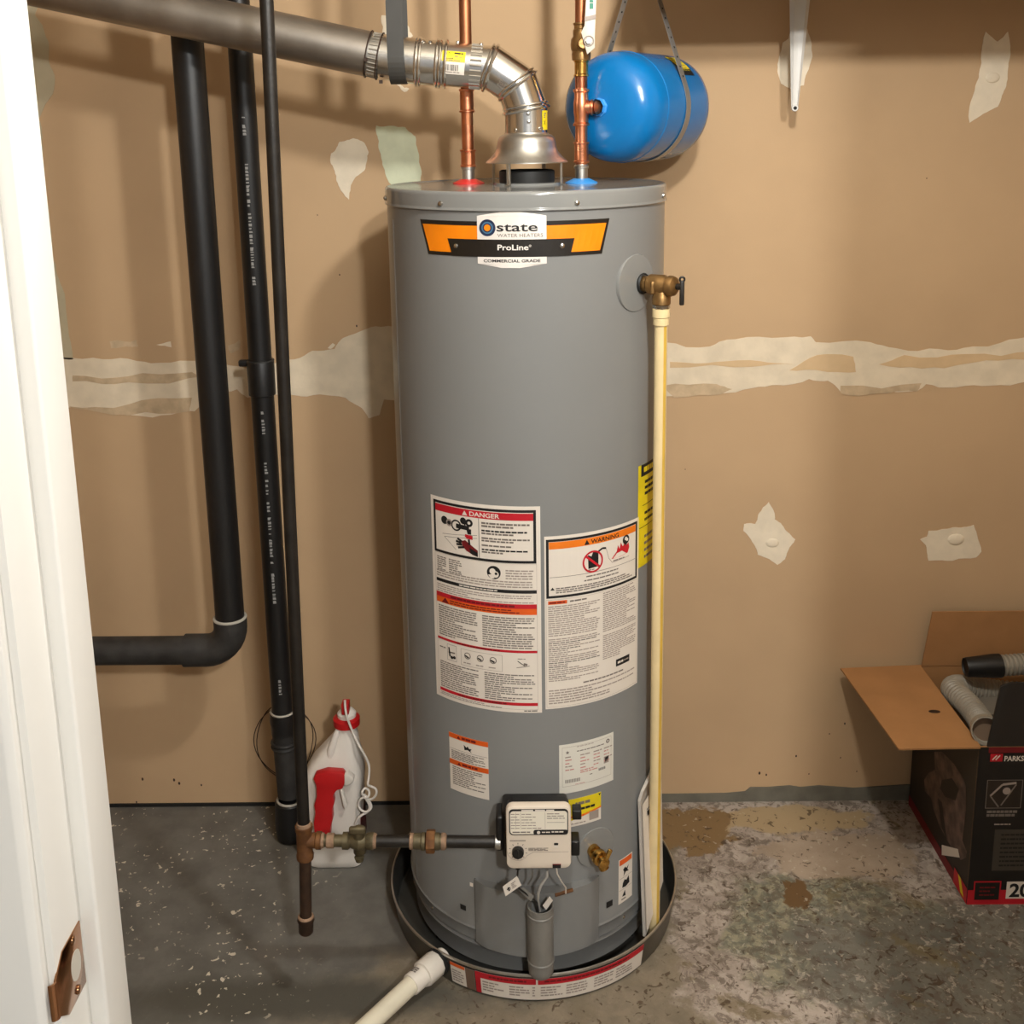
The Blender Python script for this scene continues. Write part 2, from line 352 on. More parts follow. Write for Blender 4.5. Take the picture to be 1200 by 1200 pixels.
# ---------------------------------------------------------------- flat print on surfaces
_tc = {}
def text_geo(txt, bold=0.0):
    key = (txt, bold)
    if key not in _tc:
        c = bpy.data.curves.new('t', 'FONT'); c.body = txt; c.size = 1.0; c.offset = bold; c.resolution_u = 3
        o = bpy.data.objects.new('t', c); COL.objects.link(o)
        dg = bpy.context.evaluated_depsgraph_get(); me = bpy.data.meshes.new_from_object(o.evaluated_get(dg))
        _tc[key] = ([(v.co.x, v.co.y) for v in me.vertices], [list(p.vertices) for p in me.polygons])
        bpy.data.objects.remove(o); bpy.data.curves.remove(c); bpy.data.meshes.remove(me)
    return _tc[key]
class Lab:
    """a printed label: fn(a, b, eps) maps label metres (a right, b up) to a point; u,v in 0..1, v down from the top"""
    def __init__(s, fn, a0, b1, w, h, base=None, step=0.012, e0=0.0005):
        s.fn, s.a0, s.b1, s.w, s.h, s.mb, s.step, s.e0 = fn, a0, b1, w, h, MB(), step, e0
        if base: s.quad((0, 0), (1, 0), (1, 1), (0, 1), base, 0)
    def P(s, u, v, l): return s.fn(s.a0+u*s.w, s.b1-v*s.h, s.e0+l*0.00025)
    def quad(s, p0, p1, p2, p3, mt, l=1):
        n = max(1, int(math.ceil(max(abs(p1[0]-p0[0]), abs(p2[0]-p3[0]))*s.w/s.step)))
        vs, fs = [], []
        for i in range(n+1):
            t = i/n
            vs.append(s.P(p0[0]+(p1[0]-p0[0])*t, p0[1]+(p1[1]-p0[1])*t, l))
            vs.append(s.P(p3[0]+(p2[0]-p3[0])*t, p3[1]+(p2[1]-p3[1])*t, l))
        for i in range(n): fs.append([2*i+1, 2*i+3, 2*i+2, 2*i])
        s.mb.add(vs, fs, mt); return s
    def rect(s, u0, v0, u1, v1, mt, l=1): return s.quad((u0, v0), (u1, v0), (u1, v1), (u0, v1), mt, l)
    def frame(s, u0, v0, u1, v1, t, mt, l=1):
        tu, tv = t/s.w, t/s.h
        s.rect(u0, v0, u1, v0+tv, mt, l); s.rect(u0, v1-tv, u1, v1, mt, l)
        s.rect(u0, v0+tv, u0+tu, v1-tv, mt, l); return s.rect(u1-tu, v0+tv, u1, v1-tv, mt, l)
    def poly(s, pts, mt, l=1):
        s.mb.add([s.P(u, v, l) for u, v in pts], [list(range(len(pts)))[::-1]], mt); return s
    def disc(s, u, v, r, mt, l=1, n=24, r_in=0.0):
        if r_in:
            for i in range(n):
                a, b = 2*PI*i/n, 2*PI*(i+1)/n
                s.poly([(u+r*math.cos(a)/s.w, v+r*math.sin(a)/s.h), (u+r*math.cos(b)/s.w, v+r*math.sin(b)/s.h),
                        (u+r_in*math.cos(b)/s.w, v+r_in*math.sin(b)/s.h), (u+r_in*math.cos(a)/s.w, v+r_in*math.sin(a)/s.h)], mt, l)
            return s
        return s.poly([(u+r*math.cos(2*PI*i/n)/s.w, v+r*math.sin(2*PI*i/n)/s.h) for i in range(n)], mt, l)
    def line(s, u0, v0, u1, v1, t, mt, l=1):
        du, dv = (u1-u0)*s.w, (v1-v0)*s.h; d = math.hypot(du, dv); nu, nv = -dv/d*t/2/s.w, du/d*t/2/s.h
        return s.quad((u0+nu, v0+nv), (u1+nu, v1+nv), (u1-nu, v1-nv), (u0-nu, v0-nv), mt, l)
    def text(s, txt, u, v, hgt, mt, l=2, align='l', sx=1.0, bold=0.0):
        vs, fs = text_geo(txt, bold)
        if not vs: return s
        x0 = min(p[0] for p in vs); x1 = max(p[0] for p in vs)
        k = hgt/0.7; wd = (x1-x0)*k*sx
        off = {'l': 0, 'c': -wd/2, 'r': -wd}[align]
        s.mb.add([s.P(u+((p[0]-x0)*k*sx+off)/s.w, v-p[1]*k/s.h, l) for p in vs], fs, mt); return s
    def bars(s, u0, v0, u1, v1, rows, mt, l=1, fill=0.55, short=0.25, bold=None):
        rh = (v1-v0)/rows
        for i in range(rows):
            end = u1-(u1-u0)*rnd.choice((0, 0, 0.03, 0.06, short, short*1.6))
            u = u0; y = v0+rh*i
            mm = bold if (bold and rnd.random() < 0.25) else mt
            while u < end-0.003/s.w:
                ww = rnd.uniform(0.004, 0.013)/s.w; e = min(end, u+ww)
                s.rect(u, y+rh*(1-fill)/2, e, y+rh*(1+fill)/2, mm, l); u = e+0.0013/s.w
        return s
    def done(s, name, parent): return build(name, s.mb, parent, recalc=False)
def on_cyl(R, cx=0.0, cy=0.0, tilt=0.0):
    return lambda a, b, e: Vector((cx+(R+e)*math.sin(a/R), cy-(R+e)*math.cos(a/R), b))
def on_plane(o, du, dv):
    o, du, dv = Vector(o), Vector(du).normalized(), Vector(dv).normalized(); n = du.cross(dv)
    return lambda a, b, e: o+du*a+dv*b+n*e

# ---------------------------------------------------------------- the room
def slab(name, x0, x1, y0, y1, z0, z1, mt, parent=None):
    return struct(name, MB().box(((x0+x1)/2, (y0+y1)/2, (z0+z1)/2), (x1-x0, y1-y0, z1-z0), mt), parent)
slab('floor', -1.75, 1.85, -3.6, 0.5, -0.08, 0.0, M_floor)
wall_back = slab('wall_back', -1.75, 1.85, YW, YW+0.1, 0.0, 2.5, M_wall)
slab('wall_left', -1.70, -1.60, -1.2, YW, 0.0, 2.5, M_wall)
slab('wall_right', 1.75, 1.85, -1.2, YW, 0.0, 2.5, M_wall)
slab('ceiling', -1.75, 1.85, -3.6, 0.42, 2.5, 2.58, M_ceil)
mb = MB()
mb.box((-1.06, -1.2525, 1.25), (1.28, 0.085, 2.5), M_white)
mb.box((1.245, -1.2525, 1.25), (1.21, 0.085, 2.5), M_white)
mb.box((0.11, -1.2525, 2.385), (1.06, 0.085, 0.23), M_white)
struct('wall_front', mb)
# unseen bulkhead added above the frame to cast the shadow along the wall top
slab('shadow_bulkhead', 0.222, 1.75, -0.03, 0.022, 1.826, 2.5, M_white)

# ragged drywall compound on the back wall
def ragged(pts, sub=3, amp=0.22, seed=0):
    r = random.Random(seed); P = [Vector((p[0], p[1])) for p in pts]
    for k in range(sub):
        out = []
        for a, b in zip(P, P[1:]+P[:1]):
            d = b-a; nrm = Vector((-d.y, d.x)); out += [a, a+d*r.uniform(0.42, 0.58)+nrm*r.uniform(-amp, amp)*0.55]
        P = out
    return P
def patch(name, pts, mt, th=0.0014, sub=3, amp=0.26, seed=0, lift=0.0):
    P = ragged(pts, sub, amp, seed); mb = MB()
    W = [at(p.x, p.y, YW-lift) for p in P]
    mb.prism([Vector((q.x, YW-lift+0.0004, q.z)) for q in W], (0, -th, 0), mt)
    return build(name, mb, wall_back)
patch('joint_compound_band', [(10, 424), (75, 419), (120, 421), (160, 423), (200, 425), (245, 424), (290, 432), (318, 428), (345, 421), (366, 411), (392, 409), (402, 396),
      (428, 386), (455, 382), (520, 384), (620, 396), (720, 402), (777, 401), (832, 406), (852, 398), (905, 396), (950, 394), (956, 401), (1020, 401), (1050, 408),
      (1100, 409), (1140, 406), (1172, 402), (1210, 396), (1300, 394), (1450, 396), (1600, 388), (1600, 436), (1450, 442), (1300, 446), (1205, 447), (1160, 452), (1120, 454), (1085, 450), (1075, 458), (1030, 459), (985, 459), (970, 446),
      (948, 444), (910, 451), (880, 455), (845, 461), (790, 464), (700, 470), (560, 478), (470, 470), (450, 468), (445, 486), (432, 490), (424, 478),
      (405, 466), (375, 462), (345, 463), (320, 462), (290, 466), (278, 456), (250, 462), (228, 482), (200, 486), (150, 486), (110, 480), (10, 478)], M_mud, sub=2, amp=0.13, seed=3)
patch('paper_tape_patch', [(958, 416), (1000, 418), (1003, 436), (970, 436), (925, 434)], M_tape, 0.0006, 2, 0.1, 4, 0.0014)
patch('paper_tape_patch', [(1030, 427), (1060, 416), (1130, 415), (1210, 412), (1210, 422), (1140, 425), (1080, 432)], M_tape, 0.0006, 2, 0.1, 5, 0.0014)
patch('paper_tape_patch', [(785, 424), (840, 424), (890, 423), (930, 427), (880, 430), (785, 431)], M_tape, 0.0006, 2, 0.1, 6, 0.0014)
patch('compound_feather', [(777, 452), (840, 450), (858, 456), (845, 462), (790, 466)], M_mud_thin, 0.0006, 2, 0.15, 16, 0.0014)
patch('compound_feather', [(985, 452), (1080, 449), (1075, 459), (1030, 461), (985, 461)], M_mud_thin, 0.0006, 2, 0.15, 17, 0.0014)
patch('compound_feather', [(80, 476), (150, 474), (225, 466), (222, 482), (150, 487), (110, 482)], M_mud_thin, 0.0006, 2, 0.15, 18, 0.0014)
patch('compound_feather', [(85, 440), (150, 441), (225, 436), (240, 441), (150, 448), (85, 447)], M_mud_thin, 0.0006, 2, 0.15, 19, 0.0014)
patch('compound_smear', [(388, 180), (398, 166), (414, 162), (425, 166), (432, 178), (428, 198), (415, 210), (409, 234), (402, 226), (394, 210), (388, 192)], M_mud_white, seed=8, amp=0.18)
patch('compound_smear', [(441, 147), (475, 149), (487, 160), (491, 190), (493, 216), (470, 226), (456, 214), (447, 186), (444, 166)], M_mud_pale, seed=9, amp=0.15)
patch('compound_smear', [(447, 18), (462, 18), (478, 30), (484, 42), (470, 56), (470, 100), (480, 104), (474, 108), (462, 96), (450, 60)], M_mud_white, seed=10)
patch('compound_smear', [(-20, -20), (47, -20), (46, 4), (41, 18), (50, 30), (57, 50), (57, 70), (64, 88), (62, 110), (50, 130), (46, 140), (50, 160), (48, 195), (55, 230), (62, 300),
      (76, 345), (86, 421), (50, 421), (20, 200)], pm('grey_beige_compound', (184, 172, 144), 0.9, var=0.05, bump=0.15, spec=0.2), seed=11, amp=0.1)
patch('compound_smear', [(901, 588), (906, 597), (908, 609), (915, 613), (932, 632), (924, 644), (920, 655), (911, 662), (888, 650), (880, 632), (871, 622), (872, 614), (885, 614), (889, 602)], M_mud_white, seed=12, amp=0.15)
patch('compound_smear', [(1088, 622), (1116, 618), (1141, 615), (1146, 632), (1150, 646), (1144, 653), (1088, 657), (1085, 639), (1078, 632), (1086, 629)], M_mud_white, seed=13, amp=0.12)
patch('compound_smear', [(1155, 37), (1169, 49), (1181, 37), (1184, 64), (1179, 101), (1169, 125), (1136, 144), (1135, 133), (1147, 91), (1151, 53)], M_mud_white, seed=14, amp=0.1)
patch('compound_smear', [(924, 45), (930, 30), (946, 34), (952, 66), (942, 100), (928, 105), (915, 98), (911, 82), (917, 50)], M_mud_white, seed=15, amp=0.1)
patch('compound_smear', [(128, 400), (160, 398), (162, 406), (130, 408)], M_mud_thin, 0.0006, 2, 0.2, 20)
patch('compound_smear', [(183, 404), (200, 400), (201, 407)], M_mud_white, 0.0006, 2, 0.1, 21)
patch('compound_smear', [(384, 408), (390, 402), (393, 404), (388, 409)], M_mud_white, 0.0006, 1, 0.1, 22)
patch('compound_smear', [(267, 405), (281, 398), (280, 410), (270, 414)], M_mud_thin, 0.0006, 2, 0.2, 23)
for k, (px, py, rr) in enumerate(((905, 636, 0.015), (1120, 632, 0.019), (1163, 91, 0.015))):
    p = at(px, py, YW)
    build('screw_dimple', MB().sphere((p.x, YW-0.001, p.z), rr, M_mud_white, (1, 0.22, 0.72)), wall_back)
# holes / nicks in the paper
nick = MB()
for px, py, rr in ((398, 322, .002), (418, 382, .0026), (372, 252, .0016), (803, 550, .0015), (1086, 209, .0016), (990, 848, .003), (972, 860, .002), (933, 886, .003), (890, 906, .004), (898, 908, .003),
                   (948, 907, .002), (985, 888, .002), (1004, 904, .002), (167, 913, .004), (204, 914, .004), (210, 918, .004), (236, 920, .003), (160, 940, .003)):
    p = at(px, py, YW); nick.sphere((p.x, YW, p.z), rr*.65, M_rustd, (1, 0.25, 1.6), 8, 6)
build('paper_nicks', nick, wall_back)['kind'] = 'stuff'
# scribbled ring where the drain stub was cut in, behind the stack
sc = MB()
cc = at(334, 868, YW)
for q in range(2):
    pts = [(cc.x+0.067*(1+.06*q)*math.cos(t)+0.004*math.sin(3*t+q), YW-0.0006, cc.z+0.098*(1-.05*q)*math.sin(t)+0.004*math.cos(2*t)) for t in [i*2*PI/40 for i in range(41)]]
    sc.tube(pts, 0.0011, M_rustd, 5)
build('pencil_ring', sc, wall_back)
# grey paint lapped up the foot of the wall on the right, and a dark strip put in for the gap on the left
pp = [(600, 928), (780, 930), (850, 929), (873, 927), (879, 922), (900, 922), (925, 920), (938, 922), (960, 920), (1000, 923), (1060, 919), (1300, 915), (1550, 909)]
W = [at(x, y, YW) for x, y in pp]
poly = [Vector((q.x, YW, q.z)) for q in W]+[Vector((W[-1].x, YW, 0.0)), Vector((W[0].x, YW, 0.0))]
struct('baseboard_back', MB().prism(poly, (0, -0.004, 0), M_gband))
struct('gap_strip_left', MB().box((-0.92, YW-0.002, 0.004), (1.36, 0.004, 0.008), M_dark))

# door jamb on the left of the opening we look through
jy0, jy1, jst = -1.30, -1.205, -1.25
jb = MB(); jb.prism([(-0.42, jy0, 0), (-0.376, jy0, 0), (-0.376, jy1, 0), (-0.42, jy1, 0)], (0, 0, 2.27), M_white, bev=0.0012)
jamb = struct('door_1', jb)
build('door_stop', MB().prism([(-0.3765, jst, 0), (-0.364, jst, 0), (-0.3625, jst+0.003, 0), (-0.3625, jy1+0.001, 0), (-0.3765, jy1+0.001, 0)], (0, 0, 2.27), M_white, bev=0.001), jamb)
build('door_casing', MB().prism([(-0.52, jy0-0.016, 0), (-0.388, jy0-0.013, 0), (-0.382, jy0-0.009, 0), (-0.382, jy0+0.001, 0), (-0.52, jy0+0.001, 0)], (0, 0, 2.33), M_white, bev=0.001), jamb)
# strike plate: flat plate on the jamb face with a hole, its lip curling out over the casing
def J(px, py):
    d = ray(px, py); return CAM+d*((-0.3755-CAM.x)/d.x)
sp = MB()
c0 = J(87, 1133)
hh = 0.029
out = [(jst-0.004, c0.z+hh), (jst-0.004, c0.z-hh), (jy0+0.012, c0.z-hh), (jy0-0.004, c0.z-hh*0.55), (jy0-0.004, c0.z+hh*0.55), (jy0+0.012, c0.z+hh)]
sp.prism([Vector((-0.3768, y, z)) for y, z in out], (0.0019, 0, 0), M_chrome, bev=0.0004)
lip = []
for k in range(7):
    a = k/6*math.radians(75); lip.append((jy0-0.004-0.005*math.sin(a), -0.3755-0.005*(1-math.cos(a))))
vs = [];fs = []
for y, x in lip: vs += [(x, y, c0.z+hh*0.55), (x, y, c0.z-hh*0.55)]
for k in range(6): fs.append([2*k, 2*k+1, 2*k+3, 2*k+2])
n0 = len(vs); vs += [(x+0.0016, y-0.0004, z) for x, y, z in vs]; fs += [[i+n0 for i in f[::-1]] for f in fs]
fs += [[0, n0, n0+1, 1], [12, 13, n0+13, n0+12]]
for k in range(6): fs += [[2*k, 2*k+2, n0+2*k+2, n0+2*k], [2*k+1, n0+2*k+1, n0+2*k+3, 2*k+3]]
sp.add(vs, fs, M_chrome, True)
spo = build('strike_plate', sp, jamb)
# latch hole and its dark mouth
yc = (jst+jy0)/2+0.006
ho = MB(); ho.prism([Vector((-0.37485, yc+0.0095*math.cos(a)*(1 if abs(math.cos(a)) < .8 else .95), c0.z+0.013*math.sin(a))) for a in [2*PI*i/18 for i in range(18)]], (0.0003, 0, 0), M_cement)
build('latch_hole', ho, spo)
sc2 = MB()
for s in (-1, 1): sc2.lathe([(0, 0), (0.0038, 0), (0.0035, 0.0009), (0, 0.0014)], M_chrome, (-0.3749, yc, c0.z+s*0.023), (1, 0, 0), 14)
build('screw', sc2, spo)

# ---------------------------------------------------------------- water heater
H = thing('water_heater', (0, 0, 0.0), 'tall grey gas water heater standing in a round metal pan', 'water heater')
mb = MB()
mb.lathe([(0.2515, 0.083), (0.2535, 0.083), (0.2535, 0.103), (0.2548, 0.1055), (0.2562, 0.108), (0.2548, 0.1105), (RH, 0.113), (RH, 1.464)], M_heater, segs=128)
build('jacket', mb, H)
mb = MB(); ro = RH+0.0028
mb.lathe([(RH-0.002, 1.4615), (ro-0.0005, 1.4615), (ro+0.0012, 1.4630), (ro+0.0012, 1.4648), (ro, 1.4665), (ro, 1.4680), (ro, 1.4875), (ro-0.0006, 1.4908), (ro-0.0022, 1.4928), (ro-0.005, 1.4936), (ro-0.008, 1.4932),
          (ro-0.012, 1.4915), (0.18, 1.4918), (0.1, 1.492), (0, 1.492)], M_heater2, segs=128)
build('lid', mb, H)
mb = MB(); mb.lathe([(0.247, 0.03), (0.247, 0.064), (0.2485, 0.066), (0.249, 0.0685), (0.247, 0.071), (0.243, 0.072), (0.243, 0.09)], M_heater, segs=96)
mb.lathe([(0.2425, 0.07), (0.2425, 0.1)], M_dark, segs=96)  # shade of the gap under the jacket, put in as a dark band
build('base_ring', mb, H)
ft = []
for k in range(3):
    a = math.radians(90+120*k); build('foot', MB().box((0.2*math.cos(a), 0.2*math.sin(a), 0.018), (0.05, 0.05, 0.032), M_dark), H)
for th in (-79, -33.3, 18.6, 70):
    a = math.radians(th); n = Vector((math.sin(a), -math.cos(a), 0)); p = n*ro+Vector((0, 0, 1.4735))
    s = MB().lathe([(0.0046, 0), (0.0046, 0.0012), (0.0038, 0.0032), (0.0016, 0.0044), (0, 0.0046)], M_steelb, p-n*0.0005, n, 14)
    build('lid_screw', s, H)
for th in (-20, 24, -52, 43):
    a = math.radians(th); n = Vector((math.sin(a), -math.cos(a), 0)); p = n*RH+Vector((0, 0, 0.0955))
    build('base_screw', MB().lathe([(0.0035, 0), (0.0033, 0.0012), (0.0014, 0.0024), (0, 0.0026)], M_steelb, p-n*0.0008, n, 12), H)
# long vertical seam lap on the side of the jacket
a = math.radians(-68); mb = MB()
for i in range(1):
    n = Vector((math.sin(a), -math.cos(a), 0)); t = Vector((math.cos(a), math.sin(a), 0)); p = n*(RH-0.0004)
    mb.prism([p-t*0.006, p+t*0.006, p+t*0.005+n*0.0012, p-t*0.005+n*0.0012], (0, 0, 1.32), M_heater)
    for q in range(len(mb.v)): mb.v[q].z += 0.118
build('jacket_seam', mb, H)
# flue collar under the draft hood
mb = MB(); mb.lathe([(0.062, 1.4905), (0.062, 1.4955), (0.055, 1.4965), (0.0, 1.4965)], M_heater2, (0.003, 0, 0), segs=40)
mb.lathe([(0.048, 1.4955), (0.0505, 1.4965), (0.051, 1.5125), (0.0505, 1.5165), (0.047, 1.5185), (0.040, 1.5185), (0.040, 1.503), (0, 1.503)], M_rubber, (0.003, 0, 0), segs=40)
build('flue_collar', mb, H)
# coloured escutcheons and plated nipples
HOT = Vector((-0.1068, 0.055, 1.492)); COLD = Vector((0.104, 0.02, 1.492))
for c, mt in ((HOT, M_redesc), (COLD, M_blueesc)):
    build('pipe_escutcheon', MB().lathe([(0.030, 0.0), (0.030, 0.0015), (0.022, 0.005), (0.0145, 0.0085), (0.0115, 0.0085), (0.0115, 0)], mt, c, segs=32), H)
    build('plated_nipple', MB().lathe([(0.0118, 0.004), (0.0118, 0.026), (0.0135, 0.0265), (0.0138, 0.031), (0.0120, 0.0325), (0.0115, 0.034)], M_galv, c, segs=28), H)

J1 = on_cyl(RH)
# badge ---------------------------------------------------------
bw, bh = 0.343, 0.0915
L = Lab(J1, -0.1983, 1.4615, bw, bh)
vz = lambda z: (1.4615-z)/bh
us = lambda s_: (s_+0.1983)/bw
L.quad((0, vz(1.4457)), (1, vz(1.4457)), (us(.1296), vz(1.388)), (us(-.18), vz(1.388)), M_bblack, 0)
L.quad((us(-.1915), vz(1.4385)), (us(.138), vz(1.4385)), (us(.1256), vz(1.394)), (us(-.1765), vz(1.394)), M_borange, 1)
L.rect(us(-.082), vz(1.4545), us(.032), vz(1.3765), M_bwhite, 2)
L.quad((us(-.042), 0), (us(-.012), 0), (us(.032), vz(1.4546)), (us(-.082), vz(1.4546)), M_bwhite, 2)
L.quad((us(-.082), vz(1.3766)), (us(.032), vz(1.3766)), (us(-.012), 1), (us(-.042), 1), M_bwhite, 2)
L.quad((us(-.137), vz(1.4165)), (us(.079), vz(1.4165)), (us(.0715), vz(1.388)), (us(-.1285), vz(1.388)), M_bblack, 3)
cu, cv = us(-.0645), vz(1.4355)
L.disc(cu, cv, 0.0138, M_navy, 3); L.disc(cu, cv, 0.0098, M_skyb, 4); L.disc(cu, cv, 0.0075, M_navy, 5); L.disc(cu, cv, 0.0055, M_borange, 6)
L.text('state', us(-.049), vz(1.430), 0.0142, M_ink, 4, 'l', 1.72, 0.012)
L.text('WATER HEATERS', us(-.048), vz(1.4205), 0.0058, M_text, 4, 'l', 1.16, 0.0)
L.text('ProLine', us(-.048), vz(1.3995), 0.0088, M_bwhite, 5, 'l', 1.3, 0.02)
L.text('®', us(.003), vz(1.404), 0.0040, M_bwhite, 5)
L.text('COMMERCIAL GRADE', us(-.025), vz(1.3795), 0.0046, M_ink, 4, 'c', 1.45, 0.02)
badge = L.done('name_badge', H)
for s_ in (-.121, .058):
    a = s_/RH; n = Vector((math.sin(a), -math.cos(a), 0))
    build('rivet', MB().lathe([(0.0042, 0), (0.0040, 0.0012), (0.002, 0.0024), (0, 0.0026)], M_steelb, n*(RH+0.001)+Vector((0, 0, 1.4045)), n, 14), badge)

# big danger / instruction label ----------------------------------
L = Lab(J1, -0.1935, 0.9600, 0.211, 0.388, M_paper)
L.frame(.033, .017, .965, .268, .0048, M_ink, 1)
L.rect(.056, .033, .943, .067, M_lred, 1)
L.poly([(.335, .062), (.36, .040), (.385, .062)], M_paper, 2); L.text('DANGER', .405, .0605, .0080, M_paper, 2, 'l', 1.2, .02)
L.rect(.485, .067, .489, .257, M_ink, 1)
for v0, v1, r in ((.080, .108, 2), (.116, .142, 2), (.152, .176, 2), (.186, .198, 1), (.206, .230, 2)): L.bars(.51, v0, .925, v1, r, M_text, 1, .62, .35, M_ink)
# faucet and scalded hand pictogram
L.disc(.155, .105, .0075, M_ink, 1); L.disc(.205, .112, .0068, M_textl, 1); L.disc(.205, .112, .0038, M_ink, 2)
L.disc(.275, .118, .0105, M_ink, 1, r_in=.0075)
L.quad((.275, .108), (.40, .112), (.40, .132), (.275, .130), M_ink, 2); L.quad((.372, .125), (.418, .125), (.418, .150), (.385, .150), M_ink, 2)
L.disc(.345, .090, .0062, M_ink, 2); L.disc(.40, .096, .0072, M_ink, 2, r_in=.003); L.line(.36, .11, .365, .085, .003, M_ink, 2)
L.line(.13, .172, .47, .150, .0007, M_text, 1); L.line(.15, .184, .47, .164, .0007, M_text, 1); L.line(.15, .184, .27, .236, .0007, M_text, 1); L.line(.36, .158, .43, .162, .005, M_lred, 2); L.line(.37, .168, .43, .170, .003, M_lred, 2)
L.poly([(.325, .188), (.36, .180), (.42, .202), (.475, .222), (.475, .252), (.43, .246), (.37, .230), (.335, .212)], M_ldred, 2)
for a, b in (((.33, .190), (.285, .178)), ((.325, .197), (.27, .192)), ((.33, .205), (.275, .207)), ((.35, .215), (.29, .222)), ((.40, .200), (.395, .174))): L.line(*a, *b, .004, M_ink, 2)
L.poly([(.40, .214), (.475, .232), (.475, .252), (.41, .240)], M_ink, 3)
# lower print
for c in range(2): L.bars(.06+.13*c, .285, .16+.16*c, .355, 7, M_text, 1, .5, .2)
L.disc(.61, .318, .0125, M_ink, 1); L.disc(.60, .312, .0055, M_paper, 2); L.disc(.625, .326, .006, M_paper, 2); L.poly([(.56, .33), (.60, .325), (.615, .345), (.585, .348)], M_paper, 2); L.disc(.63, .322, .0025, M_ink, 3)
L.bars(.71, .298, .94, .348, 4, M_textl, 1, .5, .15)
L.bars(.05, .352, .93, .388, 3, M_textl, 1, .5, .2)
L.rect(.045, .396, .965, .412, M_ink, 1); L.bars(.29, .399, .66, .409, 1, M_paper, 2, .6, 0)
L.bars(.05, .420, .94, .462, 4, M_textl, 1, .45, .4)
L.rect(.040, .464, .965, .486, M_lred, 1); L.rect(.040, .486, .965, .515, M_lorange2, 1)
L.bars(.20, .468, .80, .482, 1, M_ldred, 2, .7, 0); L.bars(.19, .489, .86, .511, 2, M_ldred, 2, .5, .1)
L.poly([(.10, .512), (.14, .486), (.18, .512)], M_ldred, 2)
L.bars(.06, .525, .455, .680, 14, M_text, 1, .5, .35); L.bars(.50, .528, .945, .684, 14, M_text, 1, .5, .35)
L.rect(.04, .690, .965, .702, M_lred, 1); L.bars(.25, .692, .65, .700, 1, M_ldred, 2, .7, 0)
L.frame(.145, .715, .245, .795, .0006, M_text, 1); L.frame(.29, .718, .67, .800, .0006, M_textl, 1)
L.line(.165, .73, .175, .775, .003, M_ink, 2); L.line(.16, .755, .23, .752, .0025, M_text, 2); L.disc(.195, .778, .003, M_ink, 2); L.disc(.222, .775, .003, M_ink, 2)
for q in (.355, .475, .59): L.disc(q, .748, .0065, M_text, 2, r_in=.005); L.line(q-.022, .748, q+.012, .757, .003, M_ink, 2); L.bars(q-.04, .78, q+.04, .79, 1, M_textl, 2, .5, 0)
L.bars(.06, .735, .13, .745, 1, M_text); L.line(.80, .742, .86, .765, .0012, M_ink, 2); L.line(.79, .775, .90, .765, .0012, M_text, 2); L.line(.85, .755, .88, .76, .004, M_text, 2); L.bars(.80, .728, .87, .734, 1, M_text)
L.bars(.06, .808, .455, .945, 13, M_text, 1, .5, .4); L.bars(.51, .808, .945, .945, 13, M_text, 1, .5, .4)
L.rect(.05, .950, .965, .965, M_lred, 1); L.bars(.25, .953, .7, .962, 1, M_ldred, 2, .7, 0)
L.bars(.06, .969, .93, .984, 2, M_textl, 1, .5, .3); L.bars(.85, .986, .96, .994, 1, M_ink)
L.frame(.035, .27, .967, .984, .0004, M_textl, 1)
L.done('danger_label', H)

# flammable vapour warning label ------------------------------------
L = Lab(J1, 0.0238, 0.9045, 0.2005, 0.3265, M_paper)
L.frame(.015, .018, .975, .352, .0046, M_ink, 1)
L.rect(.040, .034, .950, .074, M_lorange, 1)
L.poly([(.36, .070), (.385, .042), (.41, .070)], M_ink, 2); L.text('WARNING', .425, .0675, .0075, M_ink, 2, 'l', 1.15, .02)
L.poly([(.395, .130), (.43, .142), (.45, .112), (.50, .128), (.50, .205), (.40, .210)], M_ink, 1)
L.disc(.445, .172, .0205, M_lred, 2, 30, .0172); L.line(.375, .135, .515, .21, .0042, M_lred, 2); L.bars(.40, .212, .50, .222, 1, M_text, 1)
L.line(.49, .125, .54, .108, .0035, M_ink, 1); L.line(.54, .108, .58, .112, .0035, M_ink, 1); L.line(.58, .112, .61, .175, .0010, M_textl, 1); L.line(.61, .175, .65, .205, .0010, M_textl, 1); L.line(.65, .205, .86, .20, .0010, M_textl, 1)
L.poly([(.64, .185), (.70, .150), (.715, .115), (.735, .140), (.75, .105), (.775, .132), (.80, .112), (.82, .132), (.85, .120), (.86, .150), (.84, .178), (.75, .186)], M_lred, 1)
L.disc(.815, .098, .0085, M_ink, 2); L.disc(.812, .092, .0034, M_paper, 3); L.disc(.828, .10, .003, M_paper, 3); L.poly([(.79, .11), (.84, .11), (.815, .135)], M_ink, 2)
L.bars(.66, .192, .84, .204, 1, M_text, 1)
L.rect(.045, .232, .945, .2345, M_text, 1)
L.bars(.38, .246, .72, .258, 1, M_text, 1, .6, 0); L.bars(.36, .268, .74, .280, 1, M_text, 1, .6, 0); L.bars(.10, .292, .90, .328, 3, M_text, 1, .55, .1); L.poly([(.05, .306), (.07, .290), (.09, .306)], M_ink, 2)
L.rect(.03, .368, .20, .388, M_lorange2, 1); L.bars(.04, .371, .19, .385, 1, M_ldred, 2)
L.bars(.225, .370, .50, .386, 1, M_text, 1); L.bars(.03, .395, .515, .575, 15, M_textl, 1, .5, .2); L.bars(.55, .365, .96, .600, 20, M_textl, 1, .5, .2)
L.bars(.03, .585, .515, .840, 22, M_textl, 1, .5, .4, M_text); L.bars(.55, .615, .96, .765, 13, M_textl, 1, .5, .3)
L.rect(.70, .790, .875, .832, M_ink, 1); L.bars(.72, .802, .79, .820, 1, M_paper, 2, .7, 0); L.bars(.80, .804, .86, .818, 1, M_textl, 2, .6, 0)
